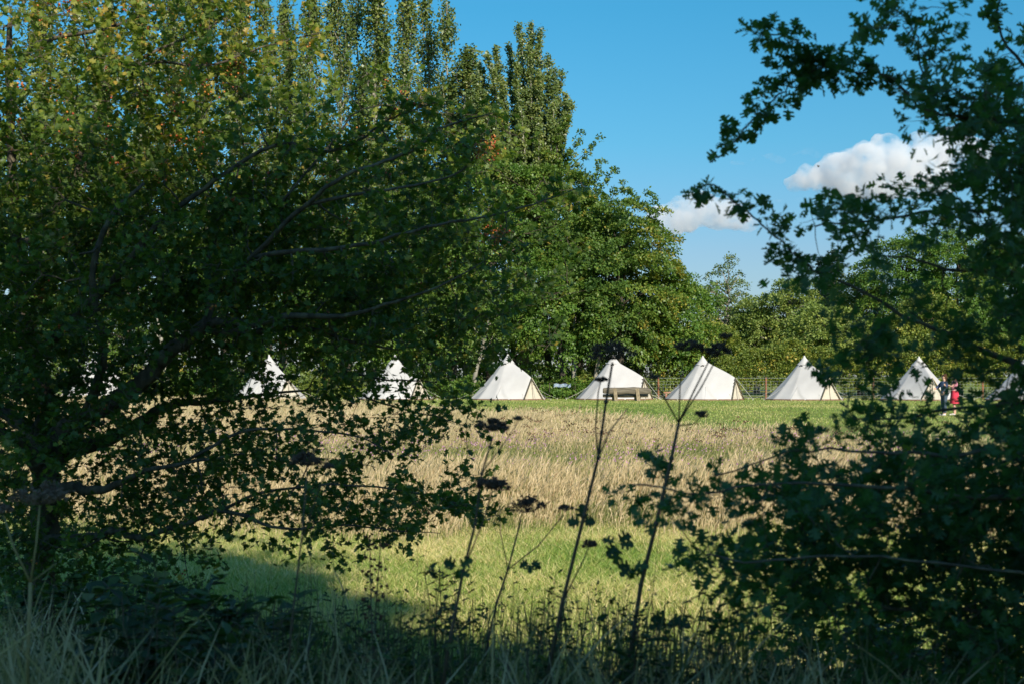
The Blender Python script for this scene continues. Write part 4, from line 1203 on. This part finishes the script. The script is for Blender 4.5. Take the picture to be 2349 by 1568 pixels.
hawthorn('hawthorn_tree', 2640, 3.3, 'dark shaded hawthorn with lobed leaves and an arching twig against the sky, at the right', RB, RG, 1400, -100, 50, .42,
         dict(seed=8, clumps=1.55, twigs=4.4, tl=(.045, .095), nl=(7, 11), jit=.014, lift=.04, sag=.03, tr=.0012, cr=.0020, ls=(.018, .036), rk=.55, lw=.95, tint=.38, yellow=.012, tmpl=HAWLEAF, haws=0), 'haw_dark', None,
         sprigs=[([(2146, 260, 0), (2076, 207, 0), (2000, 166, 0), (1949, 163, 0), (1883, 147, 0), (1843, 105, 0), (1766, 77, 0), (1743, 84, 0)], 5, .055),
                 ([(1949, 163, 0), (1883, 147, 0), (1849, 167, 0), (1799, 207, .05), (1766, 238, .05)], 5, .06),
                 ([(1766, 238, .05), (1723, 280, .05), (1693, 317, .05), (1627, 372, .05)], 3, .035),
                 ([(1899, 633, 0), (1833, 590, 0), (1803, 566, 0), (1749, 513, 0), (1676, 457, 0), (1608, 430, 0)], 4, .045),
                 ([(2349, 287, 0), (2233, 270, 0), (2146, 260, 0)], 8, .08), ([(2110, 150, .05), (2098, 70, .05), (2040, 0, .05)], 5, .06), ([(2290, 60, .1), (2310, -20, .1)], 4, .05)])

# ------------------------------------------------------------------ foreground weeds
def umbel(mb, c, r, rays=26, tilt=0.0, dens=1.0, stem=None, seedr=.0032):
    """a flat-topped dead umbel: rays from the stem tip, each with a small cluster of seeds"""
    c = Vector(c)
    for k in range(rays):
        a = random.uniform(0, 2*math.pi); q = r*math.sqrt(random.uniform(.02, 1))
        e = c+Vector((q*math.cos(a), q*math.sin(a), r*.62-.42*q*q/r+random.uniform(-.13, .13)*r))
        mb.tube([c, c.lerp(e, .5)+Vector((0, 0, -.08*r)), e], [.0013, .001, .0008], 4, False)
        for s in range(int(9*dens)):
            f = e+Vector((random.gauss(0, 1), random.gauss(0, 1), random.gauss(0, .8)+.3))*r*.13
            mb.tube([e, f], [.0006, .0005], 3, False)
            mb.ball(f, (seedr, seedr, seedr*.6), 5, 3, .2)

def hogweed(label, d, stems, umbels, pale=False, leaves=()):
    """stems: polylines of (px,py,dd) with radii; umbels: (px,py,dd,r_px)"""
    px0, py0 = stems[0][0][0][0], stems[0][0][0][1]
    foot = P(px0, py0, d); org = Vector((foot.x, d, 0))
    root = empty('hogweed', org, label, 'wild plant', 'dead hogweed stalks in the foreground')
    t = MB()
    st, rr = stems[0]
    p0 = P(*st[0][:2], d+st[0][2])-org
    t.tube([(p0.x*.6, 0, -.02), p0*.5, p0], [rr[0]*1.25, rr[0]*1.1, rr[0]], 7)
    for pts, rad in stems:
        q = [P(px, py, d+dd)-org for px, py, dd in pts]
        t.tube(q, [rad[0]+(rad[1]-rad[0])*i/(len(q)-1) for i in range(len(q))], 7)
        for v in q[1:-1]: t.ball(v, rad[0]*1.15, 7, 5)
    t.build('stem', M['stem_pale'] if pale else M['stem_dark'], root, True)
    for (px, py, dd, rp) in umbels:
        u = MB(); r = rp/F*(d+dd); c = P(px, py, d+dd)-org-Vector((0, 0, r*.45))
        umbel(u, c, r, int(14+rp*.28), dens=1.0 if rp > 20 else .7, seedr=.0034 if rp > 20 else .0028)
        u.build('umbel', M['umbel_brown'] if pale else M['umbel'], root)
    for (px, py, dd, s) in leaves:
        c = np.array(P(px, py, d+dd)-org)
        C = []; T = []; N = []; L = []
        for k in range(5):
            a = -1.2+.6*k
            C.append(c); T.append([math.sin(a), rng.normal(0, .35), rng.normal(-.1, .35)]); N.append([rng.normal(0, .4), -.9+rng.normal(0, .25), .55]); L.append(s*.85*(1-.12*abs(k-2)))
        me = leaves_mesh('leaf', np.array(C), np.array(T), np.array(N), np.array(L), np.array(L)*.75, rng.uniform(size=5), HAWLEAF)
        link('leaf', me, M['hogleaf'], root)
    return root
random.seed(31)
hogweed('tallest dead hogweed, slanting across the log bench to an umbel at the tent peak', 3.3,
        [([(1245, 1600, 0), (1290, 1380, 0), (1340, 1180, 0), (1372, 1048, 0), (1390, 920, 0), (1405, 830, 0)], (.0051, .0024)), ([(1372, 1048, 0), (1366, 980, 0), (1372, 900, 0), (1378, 872, 0)], (.0018, .0014)), ([(1372, 1048, 0), (1400, 985, .05), (1440, 935, .08)], (.0017, .0012)), ([(1290, 1380, 0), (1335, 1290, 0), (1350, 1255, 0)], (.0018, .0012))],
        [(1402, 800, 0, 52), (1378, 868, 0, 14), (1352, 1245, 0, 18)], leaves=[(1335, 1195, 0, .05)])
hogweed('dead hogweed with a forked stalk, two slanting stems crossing the sand coloured tent', 3.2,
        [([(1430, 1600, 0), (1470, 1340, 0), (1505, 1200, 0), (1540, 1050, 0), (1557, 968, 0)], (.0057, .0034)), ([(1557, 968, 0), (1592, 895, 0), (1640, 800, 0)], (.0023, .0016)), ([(1557, 968, 0), (1610, 885, .05), (1668, 775, .05)], (.0019, .0014)), ([(1557, 968, 0), (1560, 880, 0), (1566, 830, 0)], (.0018, .0012)), ([(1557, 968, 0), (1520, 905, -.05), (1500, 870, -.05)], (.0018, .0014)), ([(1557, 975, 0), (1590, 972, 0), (1606, 955, 0)], (.0016, .0012))],
        [(1645, 800, 0, 34), (1580, 790, 0, 30), (1498, 862, -.05, 12), (1608, 948, 0, 18), (1665, 770, .05, 14)], leaves=[(1415, 1245, 0, .06), (1450, 1295, 0, .055), (1535, 1420, 0, .07)])
hogweed('dead hogweed with a dark flat umbel over the mown grass, right of the left hawthorn', 3.7,
        [([(1105, 1590, 0), (1120, 1460, 0), (1140, 1380, 0), (1165, 1305, 0), (1195, 1190, 0)], (.0036, .0022)), ([(1165, 1305, 0), (1235, 1250, 0), (1292, 1180, 0)], (.0017, .0014)), ([(1165, 1305, 0), (1148, 1220, 0), (1145, 1150, 0)], (.0013, .0010))],
        [(1210, 1155, 0, 42), (1298, 1162, 0, 17), (1143, 1110, 0, 30)], leaves=[(1215, 1290, 0, .045)])
hogweed('dead hogweed with small umbel before the meadow', 3.0,
        [([(1010, 1600, 0), (1035, 1450, 0), (1062, 1310, 0), (1090, 1200, 0), (1105, 1085, 0), (1130, 1000, 0)], (.0039, .0018)), ([(1105, 1085, 0), (1160, 1010, 0), (1190, 965, 0)], (.0013, .0010)), ([(1062, 1310, 0), (1110, 1190, 0), (1130, 1120, 0)], (.0016, .0012))],
        [(1128, 972, 0, 34), (1190, 958, 0, 10), (1125, 1105, 0, 34)], leaves=[(1050, 1300, 0, .05)])
hogweed('pale stalked hogweed with broad brown umbel low before the left hawthorn trunk', 2.9,
        [([(62, 1610, 0), (66, 1450, 0), (70, 1335, 0)], (.0039, .0038)), ([(70, 1335, 0), (30, 1250, 0), (8, 1180, 0)], (.0022, .0018)), ([(70, 1335, 0), (84, 1240, 0), (92, 1150, 0)], (.0022, .0018)), ([(70, 1335, 0), (130, 1290, 0)], (.0012, .0009))],
        [(95, 1130, 0, 58), (0, 1165, 0, 24)], pale=True)
hogweed('thin brown hogweed in front of the left hawthorn, its umbel before the meadow', 2.9,
        [([(655, 1600, 0), (670, 1420, 0), (690, 1250, 0), (705, 1080, 0)], (.0024, .0015)), ([(690, 1250, 0), (735, 1110, 0), (752, 1080, 0)], (.0013, .0010))],
        [(705, 1050, 0, 36), (755, 1068, 0, 12)], pale=False)

def dock(label, px0, px1, top, d):
    root = empty('dock_plant', (X(px0, d), d, 0), label, 'wild plant', 'dead dock stems in the foreground')
    org = Vector((X(px0, d), d, 0)); a = Vector((0, 0, 0)); b_ = P(px1, top, d)-org
    t = MB(); pts = limb_path(a, b_, 0, .02, 7); t.tube(pts, [.004-.0004*i for i in range(8)], 6); t.build('stem', M['stem_dark'], root)
    s = MB()
    for k in range(70):
        f = random.uniform(.45, 1); p = a.lerp(b_, f)+Vector((random.gauss(0, .008), random.gauss(0, .008), random.gauss(0, .01))); s.ball(p, (.005, .005, .004), 5, 3, .3)
    s.build('seed_head', M['dock_seed'], root)
dock('thin dark dead dock stem in front of the mown grass, the left of a pair', 822, 848, 1230, 3.4)
dock('thin dark dead dock stem in front of the mown grass, the right of a pair', 852, 874, 1235, 3.5)
dock('reddish dead dock standing in the meadow near the lawn edge', 1725, 1728, 958, 38)

def weed(px, top, d, label, spread, seed, ls=(.03, .06), n=70, kind='mugwort', lw=.42):
    """a bushy leafy weed: several stems with narrow leaves"""
    random.seed(seed)
    root = empty(kind, (X(px, d), d, 0), label, 'wild plant', 'leafy weeds in the foreground')
    H = EYE+(HZ-top)/F*d
    t = MB(); C = []; T = []; N = []
    for s in range(max(2, int(n/22))):
        a = random.uniform(0, 2*math.pi); e = Vector((math.cos(a)*spread*random.uniform(.2, 1), math.sin(a)*spread*.7, H*random.uniform(.72, 1)))
        pts = limb_path((random.uniform(-.03, .03), 0, -.02), e, 0, .05, 6); t.tube(pts, [.0035-.0004*i for i in range(7)], 5, False)
        for k in range(26):
            f = random.uniform(.25, 1)*6; i = min(5, int(f)); p = pts[i].lerp(pts[i+1], f-i); b_ = random.uniform(0, 2*math.pi)
            C.append(p); T.append((math.cos(b_), math.sin(b_), random.uniform(-.3, .55))); N.append((random.gauss(0, .4), random.gauss(0, .4), 1))
            if random.random() < .5:
                q = p+Vector((math.cos(b_), math.sin(b_), .5))*random.uniform(.03, .08); t.tube([p, q], .0013, 4, False)
                for m in range(4):
                    b2 = random.uniform(0, 2*math.pi); C.append(p.lerp(q, random.uniform(.4, 1))); T.append((math.cos(b2), math.sin(b2), random.uniform(-.2, .6))); N.append((random.gauss(0, .4), random.gauss(0, .4), 1))
    C = np.array([tuple(c) for c in C]); L = rng.uniform(ls[0], ls[1], len(C))
    link('foliage', leaves_mesh('foliage', C, np.array(T), np.array(N), L, L*lw, rng.uniform(0, 1, len(C)), FOLDED if lw > .5 else HAWSMALL), M['weed'], root)
    t.build('stem', M['stem_dark'], root)
WEEDS = [(855, 1385, 3.5, 'dark bushy weed at the foot of the paired dock stems', .10, 70), (985, 1330, 3.6, 'tall bushy dark weed left of the forked hogweed stalks, before the mown grass', .12, 110), (1095, 1400, 3.3, 'dark weed between two slanting hogweed stalks', .08, 60),
         (1262, 1330, 3.4, 'dark leafy weed at the foot of the tallest hogweed', .09, 80), (1210, 1480, 3.0, 'low dark weed at the bottom centre', .12, 70), (1480, 1385, 3.1, 'dark weed round the forked hogweed stalk', .12, 90), (1560, 1440, 3.2, 'low dark weed right of the forked hogweed stalk', .12, 70),
         (700, 1440, 3.3, 'low dark weed under the left hawthorn, left of the dock pair', .13, 80), (1640, 1450, 3.4, 'low dark weed under the lower right hawthorn twigs', .14, 80), (1800, 1500, 3.2, 'low dark weed beneath the right hawthorn', .14, 80), (930, 1490, 3.0, 'low sprawling weed at the bottom, left of centre', .12, 70), (1370, 1480, 3.1, 'low weed between the two tallest hogweeds', .1, 60)]
for i, (px, top, d, lab, sp, n) in enumerate(WEEDS):
    weed(px, top-25, d, lab, sp*1.1, 200+i, n=n*4, ls=(.02, .045))
NET = [(285, 1235, 3.6, 'nettle with broad drooping leaves below the low hawthorn bough', .12), (360, 1300, 3.4, 'nettle with large hanging leaves, left of the thin brown hogweed', .13), (515, 1230, 3.7, 'tall nettle standing in front of the gap under the hawthorn', .09), (590, 1320, 3.5, 'leafy nettle left of the low dark weed', .13), (210, 1330, 3.3, 'dark nettle right of the pale stalked hogweed', .14), (450, 1360, 3.2, 'low nettle between two taller ones', .13), (130, 1380, 3.5, 'low nettle at the foot of the left hawthorn trunk', .14)]
for i, (px, top, d, lab, sp) in enumerate(NET):
    weed(px, top, d, lab, sp, 300+i, ls=(.035, .060), n=190, kind='nettle', lw=.56)

BR = [(60, 1400, 5.6, 'dark bramble mound at the foot of the left hawthorn trunk', .34), (240, 1345, 6.0, 'dark bramble right of the left hawthorn trunk', .30), (420, 1390, 5.5, 'low bramble below the middle of the left hawthorn', .32), (600, 1440, 5.2, 'low bramble before the mown grass, left of the dock pair', .30),
      (1900, 1440, 4.6, 'bramble under the left part of the right hawthorn', .26), (2120, 1440, 4.6, 'bramble under the middle of the right hawthorn', .30), (2320, 1400, 4.8, 'bramble in the lower right corner', .32)]
for i, (px, top, d, lab, sp) in enumerate(BR):
    weed(px, top-45, d, lab, sp, 400+i, ls=(.03, .058), n=720, kind='bramble', lw=.62)

def tangle():
    random.seed(77)
    t = MB(); C = []; T = []; N = []; S = []
    for k in range(460):
        px = random.uniform(-120, 2480); d = random.uniform(3.0, 5.2)
        top = np.interp(px, [-100, 300, 700, 1000, 1300, 1700, 2400], [1390, 1370, 1390, 1400, 1390, 1420, 1410])+random.expovariate(1/50)-random.expovariate(1/42)-15
        H = max(.3, EYE+(HZ-top)/F*d); x0 = X(px, d); lean = random.gauss(.06, .10)
        pts = limb_path((x0-lean*H, d, -.02), (x0, d+random.gauss(0, .06), H), 0, .03, 6)
        t.tube(pts, [.0024-.0003*i for i in range(7)], 4, False)
        dens = random.choice((0, 8, 16, 30, 44)); sz = random.uniform(.012, .030)
        for j in range(dens):
            f = random.uniform(.35, 1)**.8*6; i = min(5, int(f)); p = pts[i].lerp(pts[i+1], f-i); b_ = random.uniform(0, 2*math.pi)
            q = p+Vector((math.cos(b_), math.sin(b_)*.6, .35))*random.uniform(0, .06)*(1.3-f/6)
            C.append(tuple(q)); T.append((math.cos(b_), math.sin(b_), random.uniform(-.2, .8))); N.append((random.gauss(0, .5), random.gauss(-.2, .5), 1)); S.append(sz*random.uniform(.6, 1.4))
    S = np.array(S)
    o = link('undergrowth', leaves_mesh('undergrowth', np.array(C), np.array(T), np.array(N), S, S*.45, rng.uniform(0, 1, len(S)), HAWSMALL), M['weed'])
    tag(o, 'tangle of small-leaved wild plants in shade along the bottom', 'wild plants', kind='stuff')
    o2 = t.build('undergrowth_stems', M['stem_dark']); tag(o2, 'thin dark stems tangled along the bottom of the picture', 'wild plants', kind='stuff')
tangle()
# dry grass close to the camera
def near_grass():
    n = 4200; tc = rng.uniform(-150, 2500, 90)
    px = np.where(rng.uniform(size=n) < .7, tc[rng.integers(0, 90, n)]+rng.normal(0, 28, n), rng.uniform(-150, 2500, n)); d = rng.uniform(2.6, 5.0, n)
    topy = np.interp(px, [-150, 100, 350, 700, 1000, 1300, 1700, 2300], [1400, 1390, 1440, 1450, 1470, 1440, 1450, 1500])
    py = topy+np.abs(rng.normal(0, 1, n))*110-rng.exponential(28, n)
    H = EYE+(HZ-py)/F*d
    x = (px-1174.5)/F*d
    H = np.clip(H, .35, 1.25)
    lean = np.stack([.10+.42*rng.normal(size=n), .2*rng.normal(size=n), np.zeros(n)], 1)*H[:, None]*.6
    x = x-lean[:, 0]*.9
    tt = np.clip(.62+.24*rng.normal(size=n), 0, 1)
    o = link('foreground_grass', blades('foreground_grass', x, d, 0., H, lean, rng.uniform(.0013, .0028, n), tt, head=1, headw=2.3), M['drygrass'])
    tag(o, 'grey dry seeding grass in shade along the bottom of the picture', 'grass', kind='stuff')
    # thin dark stems rising higher than the rest
    n = 620
    px = rng.uniform(560, 1780, n); d = rng.uniform(2.9, 4.6, n); py = np.interp(px, [560, 900, 1300, 1780], [1330, 1350, 1310, 1340])+np.abs(rng.normal(0, 1, n))*95
    H = EYE+(HZ-py)/F*d
    lean = np.stack([.06+.16*rng.normal(size=n), .1*rng.normal(size=n), np.zeros(n)], 1)*H[:, None]*.5
    o = link('seeding_grass', blades('seeding_grass', (px-1174.5)/F*d-lean[:, 0]*.9, d, 0., H, lean, rng.uniform(.0012, .0022, n), np.clip(.12+.16*rng.normal(size=n), 0, .6), head=1, headw=2.6), M['drygrass'])
    tag(o, 'thin dark grass stems standing in front of the mown grass', 'grass', kind='stuff')
    # leafy blades lower down
    n = 4500
    px = rng.uniform(-200, 2550, n); d = rng.uniform(2.6, 7.2, n); x = (px-1174.5)/F*d
    H = np.clip(rng.normal(.55, .16, n)*np.interp(d, [2.6, 5, 7.2], [1.3, .9, .5]), .1, 1.0)
    lean = np.stack([.3*rng.normal(size=n), .25*rng.normal(size=n), np.zeros(n)], 1)*H[:, None]
    o = link('undergrowth_grass', blades('undergrowth_grass', x, d, 0., H, lean, rng.uniform(.0025, .005, n), np.clip(.16+.22*rng.normal(size=n), 0, 1)), M['drygrass'])
    tag(o, 'rank shaded grass under the hawthorns at the bottom of the picture', 'grass', kind='stuff')
near_grass()

# ------------------------------------------------------------------ the trees behind the photographer, whose shade falls on the foreground
def shade_tree(x, y, zc, rx, rz, label, seed, sprays=260):
    broadleaf('broadleaf_tree', (x, y, 0), label, 'beech', rx, rx*.7, zc, rz, seed, sprays=sprays, per=36, spread=(.5, .85), leaf=(.35, .6), trunk_r=.35, low=-1, inner=.45, lobes=.2, group='trees behind the photographer')
for x_, y_, zc_, rx_, rz_, lab_, sd_ in (
        (4.2, -12, 8.0, 3.0, 6.5, 'tall tree behind the photographer, leftmost of the row that shades the foreground', 91),
        (8.0, -12.4, 12.9, 1.0, 2.1, 'slim tree behind the photographer, second of the row that shades the foreground', 94),
        (6.4, -11.2, 5.9, 1.5, 5.6, 'lowest tree behind the photographer, in front of a slim one', 95),
        (10.4, -12.3, 6.0, 3.4, 5.5, 'lower tree behind the photographer, third of the row that shades the foreground', 92),
        (16.6, -12.3, 6.0, 3.6, 5.5, 'lower tree behind the photographer, rightmost of the row that shades the foreground', 93)):
    shade_tree(x_, y_, zc_, rx_, rz_, lab_, sd_, {91: 330, 94: 80}.get(sd_, 400))

# ------------------------------------------------------------------ clouds and a bird
def cloud_form(label, d, balls, dens, seed):
    random.seed(seed)
    import bmesh
    c0 = P(sum(b_[0] for b_ in balls)/len(balls), sum(b_[1] for b_ in balls)/len(balls), d)
    bm = bmesh.new()
    for (px, py, rp, dd) in balls:
        r = rp/F*d; c = P(px, py, d+dd)-c0
        mat = Matrix.Translation(c) @ Matrix.Diagonal((r, r*1.2, r*.8, 1))
        bmesh.ops.create_icosphere(bm, subdivisions=3, radius=1, matrix=mat)
    me = bpy.data.meshes.new('cloud'); bm.to_mesh(me); bm.free()
    o = bpy.data.objects.new('cloud', me); COL.objects.link(o); o.location = c0
    rm = o.modifiers.new("remesh", 'REMESH'); rm.mode = 'VOXEL'; rm.voxel_size = d*.0032
    tx = bpy.data.textures.new('billow', 'CLOUDS'); tx.noise_scale = d*.018; tx.noise_depth = 3
    dp = o.modifiers.new("disp", 'DISPLACE'); dp.texture = tx; dp.strength = d*.016; dp.mid_level = .55; dp.texture_coords = 'LOCAL'
    m, nt, b_, out = new_mat('cloud_vapour')
    nt.nodes.remove(b_)
    pv = nt.nodes.new("ShaderNodeVolumePrincipled"); pv.inputs["Color"].default_value = (1, 1, 1, 1); pv.inputs["Anisotropy"].default_value = .0
    tc = nt.nodes.new("ShaderNodeTexCoord"); nz = nt.nodes.new("ShaderNodeTexNoise")
    nz.inputs["Scale"].default_value = 75/d; nz.inputs["Detail"].default_value = 7; nz.inputs["Roughness"].default_value = .6
    nt.links.new(tc.outputs["Object"], nz.inputs["Vector"])
    mr = nt.nodes.new("ShaderNodeMapRange"); mr.inputs[1].default_value = .38; mr.inputs[2].default_value = .58; mr.inputs[3].default_value = 0; mr.inputs[4].default_value = dens
    nt.links.new(nz.outputs["Fac"], mr.inputs[0]); nt.links.new(mr.outputs[0], pv.inputs["Density"])
    nt.links.new(pv.outputs[0], out.inputs["Volume"])
    me.materials.append(m)
    tag(o, label, 'cloud', 'white clouds low in the sky')
    return o
cloud_form('white billowing cloud with grey base, half behind the right hawthorn', 2400,
           [(1850, 412, 38, 0), (1895, 405, 48, 30), (1940, 385, 52, 0), (1985, 365, 55, -20), (2035, 372, 58, 0), (2090, 380, 62, 30), (2045, 350, 42, 0), (2130, 350, 50, 40), (2180, 345, 50, 60), (2230, 355, 52, 60), (2000, 420, 48, 0), (2080, 420, 50, 0), (2150, 410, 50, 20), (1930, 425, 40, 0), (1820, 425, 26, 0), (2030, 330, 34, 0), (2120, 325, 40, 30), (2190, 320, 44, 60), (1970, 430, 52, 10), (2040, 432, 50, 10)], .045, 1)
cloud_form('smaller soft cloud low beside the end of the wood', 2600,
           [(1515, 490, 34, 0), (1560, 478, 40, 0), (1605, 474, 44, 0), (1650, 485, 40, 0), (1690, 498, 34, 0), (1580, 505, 36, 0), (1640, 510, 36, 0), (1540, 512, 36, 0), (1510, 505, 34, 0), (1600, 455, 28, 0), (1570, 460, 24, 0), (1720, 515, 26, 0)], .04, 2)
cloud_form('thin pale veil of cloud between the two white clouds', 2800, [(1680+k*28, 372-k*3+6*math.sin(k*1.9), 13+5*math.sin(k*2.3), 0) for k in range(9)]+[(1700+k*30, 462+5*math.sin(k), 12, 0) for k in range(8)], .006, 3)
bd = MB(); bp0 = P(1877, 382, 70)
bd.ball((0, 0, 0), (.07, .03, .03), 8, 5)
bd.add([(-.02, 0, .01), (.03, 0, .01), (.02, .10, .06), (-.03, .16, .05)], [(0, 1, 2, 3)]); bd.add([(-.02, 0, .01), (.03, 0, .01), (.02, -.10, .06), (-.03, -.16, .05)], [(3, 2, 1, 0)])
bo = bd.build('bird', M['stem_dark']); bo.location = bp0; bo.rotation_euler = (.3, .5, .4)
tag(bo, 'tiny dark flying bird in front of the billowing cloud', 'bird')
